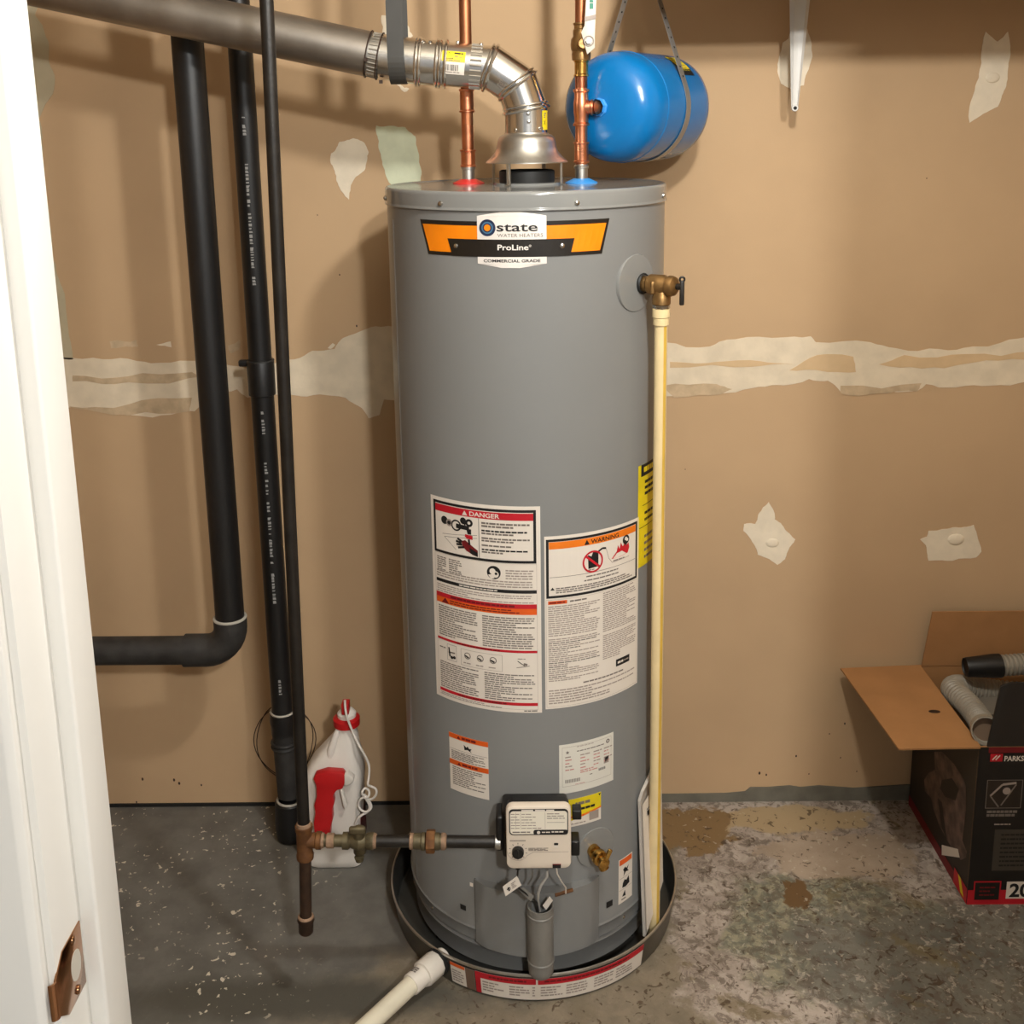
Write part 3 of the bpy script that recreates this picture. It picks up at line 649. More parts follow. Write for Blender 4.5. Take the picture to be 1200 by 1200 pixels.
L.bars(.35, .86, .80, .875, 1, M_text); L.bars(.03, .885, .95, .975, 6, M_textl, 1, .5, .35)
L.frame(.012, .36, .985, .99, .0004, M_textl, 1)
L.done('warning_label', H)

# small caution label, rating plate, yellow notice, side labels ------
L = Lab(J1, -0.1648, 0.5065, 0.083, 0.117, M_paper)
for v in (0, .46): L.rect(0, v, 1, v+.085, M_lorange2, 1); L.poly([(.22, v+.07), (.27, v+.015), (.32, v+.07)], M_ldred, 2); L.bars(.35, v+.015, .74, v+.07, 1, M_ldred, 2, .7, 0)
L.poly([(.40, .14), (.47, .18), (.50, .15), (.54, .19), (.60, .18), (.57, .22), (.60, .25), (.50, .215), (.42, .23)], M_ink, 1)
L.rect(.02, .265, .98, .27, M_text, 1); L.bars(.06, .29, .95, .445, 6, M_text, 1, .5, .3); L.bars(.08, .565, .92, .90, 10, M_text, 1, .5, .3)
L.done('caution_label', H)
L = Lab(J1, 0.0478, 0.5045, 0.1115, 0.099, pm('rating_plate_paper', (222, 218, 206), 0.4, var=0.01))
L.frame(.05, .06, .95, .86, .0005, M_textl, 1)
s5 = [(.14+.035*(1 if i % 2 == 0 else .45)*math.sin(i*PI/5), .17-.040*(1 if i % 2 == 0 else .45)*math.cos(i*PI/5)) for i in range(10)]
L.poly(s5, M_text, 1); L.disc(.88, .14, .0042, M_text, 1, r_in=.0018)
M_pink = pm('label_pink_print', (196, 140, 132), 0.6)
L.bars(.30, .155, .80, .19, 1, M_text); L.bars(.3, .07, .8, .095, 1, M_textl)
for v, mt in ((.25, M_textl), (.31, M_pink), (.38, M_pink), (.44, M_textl), (.51, M_pink)):
    for u in (.1, .36, .60, .80): L.bars(u, v, u+rnd.uniform(.08, .18), v+.03, 1, mt, 1, .8, 0)
L.bars(.36, .56, .68, .64, 2, M_pink, 1); L.rect(.80, .44, .90, .58, M_textl, 1)
for q in range(14): L.rect(.81+rnd.random()*.07, .45+rnd.random()*.11, .825+rnd.random()*.07, .465+rnd.random()*.11, M_ink, 2)
for q in range(12): L.rect(.10+q*.022, .72, .112+q*.022, .79, M_text, 1)
for q in range(5): L.rect(.70+q*.028, .64, .715+q*.028, .69, M_ink, 1)
L.bars(.53, .69, .59, .72, 1, M_text); L.bars(.27, .83, .45, .85, 1, M_pink)
L.done('rating_plate', H)
L = Lab(J1, 0.052, 0.392, 0.079, 0.057, M_paper)
L.quad((0, 0), (1, 0), (1, .55), (0, .84), M_lyellow, 1); L.quad((.3, .66), (1, .50), (1, .56), (.3, .74), M_lorange, 2)
L.bars(.33, .13, .70, .26, 1, M_text, 3, .8, 0); L.bars(.38, .34, .86, .46, 1, M_ink, 3, .7, 0); L.bars(.2, .6, .55, .68, 1, M_lorange2, 3, .7, 0)
L.rect(.68, .60, .93, .90, M_textl, 3); L.poly([(.92, .04), (.99, .04), (.955, .12)], M_ink, 3); L.bars(.1, .86, .6, .93, 1, M_textl, 3)
L.done('yellow_notice', H)
L = Lab(J1, 0.2215, 1.0, 0.15, 0.195, M_lyellow)
L.rect(.06, 0, 1, .115, M_ink, 1); L.bars(.12, .02, .9, .09, 1, M_lyellow, 2, .7, 0)
L.bars(.15, .15, .9, .32, 3, M_ink, 1, .5, .2); L.line(.1, .40, .95, .40, .0012, M_ink, 1); L.bars(.15, .45, .9, .58, 2, M_ink, 1, .4, .3); L.line(.03, .61, .95, .61, .0012, M_ink, 1)
L.bars(.15, .68, .9, .95, 4, M_text, 1, .4, .3)
L.done('energy_guide_label', H)
L = Lab(J1, 0.1745, 0.2275, 0.040, 0.0965, M_paper)
L.rect(.06, .02, .94, .14, M_lorange2, 1)
L.poly([(.3, .26), (.45, .22), (.55, .27), (.72, .22), (.62, .31), (.72, .36), (.5, .34), (.34, .42), (.38, .32)], M_ink, 1); L.rect(.04, .44, .96, .446, M_text, 1)
L.poly([(.25, .66), (.3, .56), (.42, .50), (.55, .54), (.72, .47), (.78, .64), (.5, .68)], M_ink, 1); L.rect(.04, .70, .96, .706, M_text, 1)
L.poly([(.25, .86), (.45, .74), (.5, .88)], M_ink, 1); L.bars(.2, .90, .85, .95, 1, M_text)
L.done('burn_hazard_label', H)
# wet highlight free dark rectangle port and round knockouts
def on_jacket(s_, z, e=0.0):
    a = s_/RH; n = Vector((math.sin(a), -math.cos(a), 0)); return n*(RH+e)+Vector((0, 0, z)), n
for s_, z, wv, hv in ((-.1425, .1442, .013, .011), (.1517, .145, .015, .013)):
    q = Lab(J1, s_-wv/2, z+hv/2, wv, hv, M_dark, e0=0.0008); q.done('vent_port', H)
L = Lab(J1, -.126, .205, .007, .008, M_paper); L.done('inspection_sticker', H)

# burner access cover: a bowed panel proud of the jacket
mb = MB(); n = 28; s0, s1 = -.1131, .124
vs, fs = [], []
for layer in (0, 1):
    for i in range(n+1):
        t = i/n; s_ = s0+(s1-s0)*t; edge = min(t, 1-t)
        out = (0.0105 if layer else -0.001); out = out*min(1, 0.45+edge*6)+0.012*math.sin(PI*t)*(1 if layer else 0)
        for z in (0.219, 0.085):
            p, nn = on_jacket(s_, z, out); vs.append(p)
k = 2*(n+1)
for i in range(n):
    a = 2*i; fs += [[k+a+1, k+a+3, k+a+2, k+a], [a, a+2, k+a+2, k+a], [a+1, k+a+1, k+a+3, a+3]]
fs += [[0, k, k+1, 1], [2*n, 2*n+1, k+2*n+1, k+2*n]]
mb.add(vs, fs, M_heater, True); cover = build('access_cover', mb, H)
mb = MB()
for s_ in (s0, s1):
    p, nn = on_jacket(s_, 0.085, 0.003); build('cover_gap', MB().tube([p, p+Vector((0, 0, .134))], 0.0012, M_dark, 6), cover)
# grey tube that holds the pilot leads
tc_ = Vector((0.0105, -0.291, 0)); tr = 0.0238
mb = MB(); mb.lathe([(0, .066), (tr*.86, .066), (tr*.97, .070), (tr, .078), (tr, .0925), (tr+.0012, .094), (tr+.0012, .0965), (tr, .098), (tr, .190), (tr+.0012, .1915), (tr+.0012, .194), (tr, .1955), (tr, .209),
          (tr-.002, .209), (tr-.002, .12), (0, .12)], M_grey, tc_, segs=36)
tube = build('lead_tube', mb, H)
# round plates behind the side fittings
def plate(s_, z, r, th=0.0016, mt=M_heater):
    p, nn = on_jacket(s_, z, 0); return MB().lathe([(0, th), (r-.004, th), (r-.001, th*.8), (r, 0), (r, -.006)], mt, p-nn*0.0004, nn, 40)
# gas control ------------------------------------------------------
VY = -0.338
def V(px, py, Y=VY): return at(px, py, Y)
mb = MB()
pc = V(626, 975, -0.29)
zt_, zb_ = V(626, 941, -.285).z, V(626, 1002, -.30).z; mb.box((pc.x+.002, -0.281, (zt_+zb_)/2), (0.118, 0.058, zt_-zb_), M_black, bev=0.007); mb.box((V(586, 970, -.29).x, -.287, V(586, 970, -.29).z), (.014, .045, .070), M_black, bev=.005)
a, b = V(676, 955, -0.30), V(680, 965, -0.30)
mb.box((V(676, 953, -.3).x, -0.296, V(676, 953, -.3).z), (0.016, 0.022, 0.018), M_black, bev=0.002); mb.box((V(674, 992, -.3).x, -0.292, V(674, 992, -.3).z), (0.016, 0.03, 0.03), M_black, bev=0.003)
mb.tube([(pc.x, -0.25, pc.z-.01), (pc.x, -0.28, pc.z-.01)], 0.03, M_black)
ctl = build('gas_control', mb, H)
pv0 = V(592.5, 941.5); p0, p1 = V(592.5, 946), V(669.5, 1018)
cw, ch = p1.x-p0.x, p0.z-p1.z; cx_, cz_ = (p0.x+p1.x)/2, (p0.z+p1.z)/2
def rrect(cx, cz, w_, h_, r, Y, n=5, rot=0.0):
    out = []
    for sx, sz, a0 in ((1, 1, 0), (-1, 1, 90), (-1, -1, 180), (1, -1, 270)):
        for i in range(n+1):
            t = math.radians(a0+90*i/n); x = sx*(w_/2-r)+r*math.cos(t); z = sz*(h_/2-r)+r*math.sin(t)
            out.append(Vector((cx+x*math.cos(rot)-z*math.sin(rot), Y, cz+x*math.sin(rot)+z*math.cos(rot))))
    return out
mb = MB(); rot = math.atan2(V(669, 943).z-V(593, 943).z, cw)*0.5
mb.prism(rrect(cx_, cz_, cw, ch, 0.012, -0.320), (0, VY+0.320, 0), M_cream, bev=0.0035)
cov = build('control_cover', mb, ctl)
mb = MB(); mb.prism(rrect(cx_, cz_-.004, cw*.96, ch*.92, 0.010, -0.296), (0, -.0235, 0), M_black); build('control_body', mb, ctl)
PV = on_plane((cx_-cw/2, VY, cz_-ch/2), (1, 0, 0), (0, 0, 1))
L = Lab(PV, 0, pv0.z-(cz_-ch/2), cw, pv0.z-p1.z)
def rr_uv(u0, v0, u1, v1, r):
    return [((p.x-0)/1, p.z) for p in []]
def rpoly(L, u0, v0, u1, v1, r, mt, l):
    pts = []
    for cxu, cvv, a0 in ((u1, v1, 0), (u0, v1, 90), (u0, v0, 180), (u1, v0, 270)):
        sx = -1 if cxu == u1 else 1; sv = -1 if cvv == v1 else 1
        for i in range(6):
            t = math.radians(a0+18*i); pts.append((cxu+sx*r/L.w+r*math.cos(t)/L.w, cvv+sv*r/L.h+r*math.sin(t)/L.h))
    L.poly(pts, mt, l)
rpoly(L, .05, .085, .955, .475, .007, M_ink, 1); rpoly(L, .065, .115, .94, .460, .006, pm('control_label_white', (238, 230, 212), 0.4, var=0.01), 2)
rpoly(L, .42, .395, .95, .470, .004, M_ink, 3); L.rect(.24, .092, .42, .118, M_paper, 3); L.rect(.45, .092, .60, .118, M_paper, 3); L.rect(.62, .092, .74, .118, M_paper, 3)
for r_ in range(6):
    v = .15+.042*r_; L.bars(.075, v, .215, v+.02, 1, M_textl, 3, .6, 0); L.bars(.24, v, .55, v+.022, 1, M_textl, 3, .55, .3)
for u in (.15, .225, .60): L.rect(u, .13, u+.004, .385, M_textl, 3)
L.bars(.63, .14, .92, .24, 3, M_textl, 3, .4, .2); L.line(.63, .285, .90, .285, .0008, M_textl, 3)
L.bars(.10, .415, .38, .445, 1, M_text, 3, .6, 0); L.disc(.50, .435, .003, M_paper, 4); L.bars(.55, .42, .68, .445, 1, M_paper, 4, .7, 0); L.bars(.70, .415, .88, .44, 1, M_paper, 4, .8, 0)
L.rect(.055, .555, .30, .566, M_text, 1); L.bars(.34, .67, .66, .72, 3, M_text, 1, .55, .1)
for k in range(9):
    a = math.radians(130+k*35); L.line(.18+.0135*math.cos(a)/L.w, .72-.0135*math.sin(a)/L.h*-1, .18+.0165*math.cos(a)/L.w, .72+.0165*math.sin(a)/L.h, .0012, M_text, 1)
for k in range(12):
    a, b = math.radians(40+k*11.5), math.radians(40+(k+1)*11.5); L.line(.18+.0185*math.cos(a)/L.w, .72+.0185*math.sin(a)/L.h, .18+.0185*math.cos(b)/L.w, .72+.0185*math.sin(b)/L.h, .0007, M_textl, 1)
L.line(.30, .80, .42, .735, .0007, M_textl, 1); L.line(.42, .735, .96, .735, .0007, M_textl, 1)
rpoly(L, .735, .60, .80, .635, .001, M_ink, 1); rpoly(L, .735, .635, .80, .675, .001, M_paper, 1)
rpoly(L, .71, .92, .84, .985, .001, M_ldred, 1); rpoly(L, .71, .935, .84, .985, .001, M_ink, 2)
L.done('control_print', ctl)
dp = V(607, 997.5)
mb = MB(); mb.lathe([(0.0105, 0), (0.0105, 0.006), (0.0096, 0.0085), (0, 0.009)], M_black, (dp.x, VY, dp.z), (0, -1, 0), 30)
mb.box((dp.x, VY-0.0095, dp.z), (0.003, 0.003, 0.017), M_black, bev=0.0008); build('dial', mb, ctl)
# leads below the control
mb = MB()
mb.box((V(607, 1017).x, VY+0.006, V(607, 1017).z), (0.008, 0.010, 0.010), M_black); mb.tube([V(607, 1019, -.333), V(606, 1030, -.333), V(608, 1041, -.33), V(620, 1050, -.325), V(630, 1058, -.305), V(632, 1070, -.295)], 0.0016, M_black, 8)
build('black_lead', mb, ctl)
mb = MB(); mb.tube([V(641, 1020, -.318), V(641, 1027, -.320), V(634, 1037, -.320), V(631, 1046, -.316), V(630.5, 1056, -.305), V(632, 1068, -.295)], 0.0026, pm('bright_tube', (196, 194, 188), 0.3, 0.3), 10); build('pilot_tube', mb, ctl)
mb = MB(); mb.tube([V(652, 1016, -.325), V(653, 1024, -.322), V(658, 1033, -.312), V(663, 1040, -.295), V(663, 1047, -.288)], 0.0013, M_pvcfit, 8); build('white_lead', mb, ctl)
mb = MB(); mb.tube([V(624, 1018, -.31), V(624, 1028, -.305), V(619, 1036, -.295)], 0.0016, M_grey, 8); build('grey_lead', mb, ctl)
# flag tags on the leads
def tagplate(name, px, Y, mt, parent, th=-0.0008):
    P_ = [V(x, y, Y) for x, y in px]; mb = MB(); mb.prism([Vector((p.x, Y, p.z)) for p in P_], (0, th, 0), mt); return build(name, mb, parent)
t1 = tagplate('lead_tag', [(589, 1039), (606, 1026.5), (611, 1037), (592.5, 1050)], -.334, M_paper, ctl)
b0 = V(589, 1039, -.334); ex = (V(606, 1026.5, -.334)-b0); ey = (b0-V(592.5, 1050, -.334))
L = Lab(on_plane((V(592.5, 1050, -.334).x, -.3348, V(592.5, 1050, -.334).z), (ex.x, 0, ex.z), (ey.x, 0, ey.z)), 0, ey.length, ex.length, ey.length)
L.line(.30, .35, .30, .75, .0022, M_ink, 1); L.line(.2, .5, .42, .5, .0022, M_ink, 1); L.line(.30, .75, .42, .62, .0015, M_ink, 1); L.bars(.52, .2, .85, .8, 4, M_textl, 1); L.done('tag_print', ctl)
tagplate('lead_tag', [(608, 1043), (613, 1039), (626, 1050), (622, 1056)], -.326, M_grey, ctl)
tagplate('lead_tag', [(636, 1061), (644, 1050), (648, 1055), (640, 1066)], -.300, M_paper, tube)
mb = MB(); p, nn = on_jacket(.035, .215, .006); p2, _ = on_jacket(.068, .217, .010)
mb.tube([p+nn*.016, p2+nn*.008], 0.0035, M_rust, 8); build('rusty_bracket', mb, H)

# brass drain cock -------------------------------------------------
dv = build('drain_escutcheon', plate(.1200, .2790, .040, .0022, M_heater2), H)
p, nn = on_jacket(.113, .277, 0); t = Vector((math.cos(.113/RH), math.sin(.113/RH), 0))
mb = MB(); mb.lathe([(.0125, 0), (.0125, .010), (.0085, .012), (.0085, .020), (.0145, .021), (.0150, .029), (.0135, .032), (.0085, .034), (.0085, .040), (.0105, .041), (.0105, .046), (.006, .048), (0, .048)], M_brass, p, nn, 24)
mb.lathe([(.006, .0), (.007, .014), (.0095, .015), (.0095, .024), (.0065, .0245), (.0055, .010)], M_brass, p+nn*.025, (Vector((0, 0, -1))+t*.35+nn*.3).normalized(), 20)
drain = build('drain_valve', mb, H)
ax_ = (Vector((0, 0, 1))+t*.55).normalized()
mb = MB(); mb.box(p+nn*.044+ax_*.013, (.0085, .006, .030), M_brass, Vector((0, 0, 1)).rotation_difference(ax_).to_matrix(), .002); build('valve_handle', mb, drain)

# relief valve ------------------------------------------------------
build('relief_escutcheon', plate(.2095, 1.331, .050, .0018, M_heater2), H)
p, nn = on_jacket(.2262, 1.3285, 0); t = Vector((nn.y*-1, nn.x, 0))
mb = MB(); mb.lathe([(.0175, .001), (.0185, .004), (.0165, .007)], M_rubber, p, nn, 28)
mb.lathe([(.0135, .003), (.0140, .014), (.0175, .018), (.0180, .045), (.0150, .050), (.0150, .053), (.0175, .055), (.0178, .060), (.0160, .0655), (.0100, .069), (0, .070)], M_bronze, p, nn, 28)
OUT = p+nn*.040
mb.lathe([(.0145, .0), (.0150, .018), (.0160, .020), (.0160, .032), (.0120, .034)], M_bronze, OUT, (0, 0, -1), 28)
mb.lathe([(.0125, .032), (.0150, .034), (.0148, .041), (.0120, .045), (0, .045)], M_steelb, OUT, (0, 0, -1), 8, False)
mb.box(OUT-t*0.016-nn*.008+Vector((0, 0, -.003)), (.007, .006, .022), M_bronze, None, .002)
rv = build('relief_valve', mb, H)
mb = MB(); q = p+nn*.070; mb.tube([q, q+nn*.010], .0055, M_gas, 12); mb.box(q+nn*.010+Vector((0, 0, -.010)), (.008, .006, .042), M_gas, None, .002); mb.ring(q+nn*.010+Vector((0, 0, .013)), (0, 1, 0), .004, .0018, M_gas, 16)
build('test_lever', mb, rv)

# clear document pouch on the right flank
a = math.radians(57); n = Vector((math.sin(a), -math.cos(a), 0)); t = Vector((math.cos(a), math.sin(a), 0))
def PW(u, z, e): return n*(RH+e)+t*u+Vector((0, 0, z))
mb = MB(); poly = [PW(-.030, .335, .004), (PW(-.022, .352, .006)), PW(.03, .372, .004), PW(.07, .372, -.012), PW(.07, .10, .0), PW(.0, .072, .018), PW(-.038, .050, .022)]
bm = bmesh.new(); f = [bm.verts.new(x) for x in poly]; bm.faces.new(f); r = bmesh.ops.extrude_face_region(bm, geom=bm.faces[:])
bmesh.ops.translate(bm, vec=n*.006, verts=[x for x in r['geom'] if isinstance(x, bmesh.types.BMVert)]); bmesh.ops.triangulate(bm, faces=[x for x in bm.faces if len(x.verts) > 4])
mb.bm(bm, pm('cloudy_pouch_film', (196, 188, 178), 0.28, var=0.05)); pouch = build('document_pouch', mb, H)
mb = MB(); poly = [PW(-.028, .326, .0125), PW(.055, .35, .0125), PW(.055, .11, .020), PW(.0, .085, .028), PW(-.036, .058, .0295)]
bm = bmesh.new(); f = [bm.verts.new(x) for x in poly]; bm.faces.new(f); bmesh.ops.triangulate(bm, faces=bm.faces[:]); mb.bm(bm, M_paper); pp_ = build('folded_manual', mb, pouch)
L = Lab(lambda a_, b_, e: PW(a_, b_, .0125+e+max(0, (.33-b_))*.080), -.02, .315, .07, .2); L.rect(.12, .05, .25, .10, M_ink, 1); L.bars(.1, .02, .6, .04, 1, M_text); L.poly([(.25, .42), (.42, .36), (.42, .42)], M_ink, 1); L.done('manual_print', pouch)['kind'] = 'stuff'

# ---------------------------------------------------------------- drain pan
RP = 0.2958
pan = thing('drain_pan', (0, 0, 0), 'shallow round galvanised pan on the floor under the water heater', 'drain pan')
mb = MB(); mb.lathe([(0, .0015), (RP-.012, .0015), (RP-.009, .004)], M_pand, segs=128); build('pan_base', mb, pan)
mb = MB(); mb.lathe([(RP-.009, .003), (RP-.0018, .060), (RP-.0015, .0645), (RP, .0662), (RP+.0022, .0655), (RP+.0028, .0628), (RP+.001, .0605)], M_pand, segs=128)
mb.lathe([(RP+.001, .0605), (RP-.007, .003), (RP-.009, .0)], M_pan, segs=128)
mb.lathe([(RP-.0014, .0648), (RP, .0666), (RP+.0026, .0660), (RP+.0032, .0628), (RP+.0012, .0600)], M_galv, segs=128); build('pan_rim', mb, pan)
def on_pan(a_, b_, e):
    R_ = RP-.007+.008*(b_-.003)/.0575+e*1.5; th = a_/RP; return Vector((R_*math.sin(th), -R_*math.cos(th), b_))
def pan_s(px): return math.asin(max(-1, min(1, (px-624)/166.0)))*RP
s0, s1 = pan_s(561), pan_s(741)
L = Lab(on_pan, s0, .0575, s1-s0, .0515, M_paper, e0=.0008)
W_ = s1-s0
L.quad((0, 0), (.335, 0), (.335, .28), (0, .28), M_lred, 1); L.rect(.345, 0, 1, .28, M_lred, 1); L.rect(0, 0, .03, 1, M_lred, 1)
for u0_, u1_ in ((.04, .17), (.19, .30), (.315, .33), (.36, .48), (.5, .62), (.66, .78), (.8, .92)): L.bars(u0_, .36, u1_, .86, 4, M_textl, 1, .5, .3)
L.bars(.08, .06, .31, .2, 1, M_ldred, 2, .6, 0); L.bars(.38, .06, .9, .2, 1, M_ldred, 2, .6, 0)
L.done('pan_label', pan)
s0, s1 = pan_s(534), pan_s(560); L = Lab(on_pan, s0, .056, s1-s0, .049, M_paper, e0=.0008); L.rect(0, 0, .62, .16, M_lorange2, 1); L.bars(.06, .3, .55, .9, 5, M_textl, 1, .5, .2); L.rect(.64, 0, 1, 1, pm('label_brown', (112, 88, 72), 0.5), 1); L.done('pan_label', pan)

# white drain line from the pan
d_ = Vector((-.6236, -.7817, 0)).normalized(); P0 = d_*(RP-.02)+Vector((0, 0, .040))
pv = thing('pan_drain_pipe', (P0.x, P0.y, 0.0), 'white plastic drain pipe leaving the round pan low across the floor', 'pipe')
mb = MB(); mb.lathe([(.0, .004), (.0165, .004), (.0175, .006), (.0175, .012), (.012, .013), (.012, .03)], M_pvcfit, P0, d_, 24); build('inner_nut', mb, pv)
mb = MB(); mb.lathe([(.0262, .0195), (.0262, .026), (.019, .028)], M_rubber, P0, d_, 28); build('gasket', mb, pv)
mb = MB(); mb.lathe([(.018, .026), (.0235, .026), (.0245, .028), (.0245, .062), (.0240, .064), (.0190, .065)], M_pvcfit, P0, d_, 10, False); mb.lathe([(.0195, .06), (.0198, .094), (.0190, .096), (.0150, .096)], M_pvcfit, P0, d_, 32)
ad = build('adapter', mb, pv)
mb = MB(); side = d_.cross(Vector((0, 0, 1)))
fn = lambda a_, b_, e: P0+d_*(.080-b_*1.0)+(side*math.sin(a_/.0198)+Vector((0, 0, 1))*math.cos(a_/.0198))*(.0199+e)
L = Lab(fn, -.002, .008, .018, .014); L.bars(0, 0, 1, 1, 3, M_text, 1, .7, .1); L.done('adapter_print', ad)
P1 = P0+d_*.55+Vector((0, 0, -.022)); mb = MB(); mb.tube([P0+d_*.085, P1], .0168, M_pvc, 32); build('pipe_run', mb, pv)

# cream discharge tube beside the heater
top = OUT+Vector((0, 0, -.040)); bot = at(766.5, 1072, -.146); bot = Vector((bot.x, bot.y, .012))
dp_ = thing('discharge_pipe', (bot.x, bot.y, bot.z), 'long cream plastic tube hanging beside the grey water heater down into the pan', 'pipe')
ax_ = (bot-top).normalized(); LEN = (bot-top).length
mb = MB(); mb.lathe([(.010, .0), (.0150, .0), (.0152, .014), (.0137, .0155), (.0135, .028), (.0105, .029)], M_cpvc, top, ax_, 28); build('threaded_adapter', mb, dp_)
mb = MB(); mb.tube([top+ax_*.02, bot], .0112, M_cpvc, 28); ru = build('tube_run', mb, dp_)
mb = MB(); sd = Vector((.80, -.60, 0)); fs = []; vs = []
for z in (.03, LEN-.002):
    for k in range(5):
        a = math.radians(34+(k-2)*7.5); v_ = Vector((math.sin(a), -math.cos(a), 0)); vs.append(top+ax_*z+v_*.0114)
for k in range(4): fs.append([k, k+1, 6+k, 5+k])
mb.add(vs, fs, M_cpvcs, True); build('yellow_print_line', mb, dp_)

# ---------------------------------------------------------------- flue
hood = thing('draft_hood', (0.003, 0, 1.492), 'flared galvanised draft hood on four thin legs on the heater lid', 'draft hood')
mb = MB(); mb.lathe([(.0375, 1.585), (.0395, 1.585), (.0405, 1.5825), (.0460, 1.5805), (.0515, 1.5750), (.0535, 1.5670), (.0545, 1.5590), (.0575, 1.5510), (.0655, 1.5415), (.0730, 1.5348), (.0748, 1.5330), (.0748, 1.5312), (.0700, 1.5312), (.0500, 1.548), (.0460, 1.565), (.0360, 1.578)], M_galv, (0.003, 0, 0), segs=56)
build('hood_skirt', mb, hood)
for k in range(4):
    a = math.radians(-118+90*k); v_ = Vector((math.cos(a), math.sin(a), 0)); t_ = Vector((-v_.y, v_.x, 0)); c = Vector((.003, 0, 0))+v_*.070
    mb = MB(); rt = Matrix((v_, t_, Vector((0, 0, 1)))).transposed()
    mb.box(c+Vector((0, 0, 1.513)), (.0012, .008, .044), M_galv, rt); mb.box(c+v_*.003+Vector((0, 0, 1.493)), (.008, .009, .0012), M_galv, rt); mb.tube([c+v_*.0008+Vector((0, 0, 1.495)), c+v_*.0008+Vector((0, 0, 1.531))], .0015, M_steelb, 8)
    build('leg', mb, hood)
FX = 0.003; RF = 0.0385
pts = [Vector((FX, 0, 1.577)), Vector((FX, 0, 1.625)), Vector((-.012, 0, 1.668)), Vector((-.056, 0, 1.699)), Vector((-.150, 0, 1.7085)), Vector((-.192, 0, 1.7125)), Vector((-.2565, 0, 1.7222)), Vector((-.2745, 0, 1.7260)), Vector((-1.599, 0.0, 2.0182))]
vent = thing('vent_pipe', (FX, 0, 1.577), 'galvanised steel vent pipe rising from the draft hood and sloping up over the drain stacks', 'vent pipe')
def dirn(i): return (pts[i+1]-pts[i]).normalized()
nb = [dirn(0)]+[dirn(k-1)+dirn(k) for k in (1, 2, 3)]+[dirn(3)]
build('riser_section', gore(pts[0], pts[1], nb[0], nb[1], RF, M_shiny), vent)
build('elbow_gore', gore(pts[1], pts[2], nb[1], nb[2], RF, M_shiny), vent)
build('elbow_gore', gore(pts[2], pts[3], nb[2], nb[3], RF, M_shiny), vent)
elb = build('elbow_collar', gore(pts[3], pts[4], nb[3], nb[4], RF, M_shiny), vent)
mb = MB()
for c, ax in ((pts[1], (dirn(0)+dirn(1))), (pts[2], (dirn(1)+dirn(2))), (pts[3]+dirn(3)*.004, (dirn(2)+dirn(3)))): mb.ring(c, ax, RF+.0028, .0034, M_shiny); mb.ring(c+Vector(ax).normalized()*.0075, ax, RF+.0018, .0024, M_shiny)
build('elbow_bead', mb, vent)
# crimped swage on the collar
mb = MB(); d3 = dirn(3); b3 = d3.cross(Vector((0, -1, 0))).normalized()
for k in range(26):
    a = 2*PI*k/26; v_ = Vector((0, -1, 0))*math.cos(a)+b3*math.sin(a); c = pts[3]+d3*.020
    mb.tube([c+v_*(RF-.0005), c+d3*.020+v_*(RF-.0005)], .0022, M_shiny, 6)
build('crimped_ribs', mb, elb)
d4 = dirn(4)
build('adjustable_section', MB().tube([pts[4], pts[5], pts[6]], RF+.0012, M_shiny, 40, False), vent)
mb = MB()
for c, ax in ((pts[4], d4), (pts[4]-d3*.010, d3), (pts[4]+d4*.006, d4), (pts[5]-d4*.006, d4), (pts[5], d4)): mb.ring(c, ax, RF+.0026, .0030, M_shiny)
build('section_bead', mb, vent)
d6 = dirn(7); build('crimped_sleeve', MB().tube([pts[6], pts[7], pts[7]+d6*.012], [RF+.001, RF, RF-.001], M_galv, 40, False), vent)
mb = MB(); b6 = d6.cross(Vector((0, -1, 0))).normalized()
for k in range(30):
    a = 2*PI*k/30; v_ = Vector((0, -1, 0))*math.cos(a)+b6*math.sin(a); mb.tube([pts[6]+v_*(RF+.0004), pts[7]+v_*(RF-.0004)], .0018, M_galv, 6)
build('crimped_ribs', mb, vent)
mb = MB()
for c in (pts[6]+d6*.002, pts[7]+d6*.004): mb.ring(c, d6, RF+.0025, .0013, M_rustd)
mb.box(pts[7]+d6*.004+Vector((0, -RF-.003, -.012)), (.006, .004, .006), M_rustd); mb.box(pts[6]+Vector((0, -.016, -RF-.006)), (.006, .006, .006), M_rustd)
build('wire_clamp', mb, vent)
build('long_pipe_section', MB().tube([pts[7]+d6*.004, pts[8]], RF+.0015, M_flue, 44, True), vent)
mb = MB(); v_ = (Vector((0, -.94, 0))-b6*.34*(1 if b6.z > 0 else -1)).normalized()
def fpipe(i, c, ax, R_):
    """print on the front of a vent section: a along the axis, b around it (up)"""
    ax = Vector(ax).normalized(); up_ = Vector((0, 0, 1)); up_ = (up_-ax*up_.dot(ax)).normalized()
    if ax.x < 0: ax = -ax
    return lambda a_, b_, e: Vector(c)+ax*a_+(Vector((0, -1, 0))*math.cos(b_/R_)+up_*math.sin(b_/R_))*(R_+e)
class LabV(Lab): pass
F = fpipe(0, pts[3]+d3*.068, d3, RF)
def curved(L):
    return L
L = Lab(F, -.022, .0225, .041, .019)
def vrect(L, u0, v0, u1, v1, mt, l, n=6):
    for i in range(n): a_, b_ = v0+(v1-v0)*i/n, v0+(v1-v0)*(i+1)/n; L.rect(u0, a_, u1, b_, mt, l)
vrect(L, 0, 0, 1, 1, M_lyellow, 0); L.line(.12, .75, .30, .15, .0008, M_ink, 1); L.line(.30, .15, .48, .75, .0008, M_ink, 1); L.line(.12, .75, .48, .75, .0008, M_ink, 1); L.bars(.52, .12, .9, .3, 1, M_ink, 1, .8, 0); L.bars(.55, .42, .85, .62, 2, M_text, 1, .5, .2); L.bars(.1, .84, .85, .94, 1, M_text, 1, .7, 0)
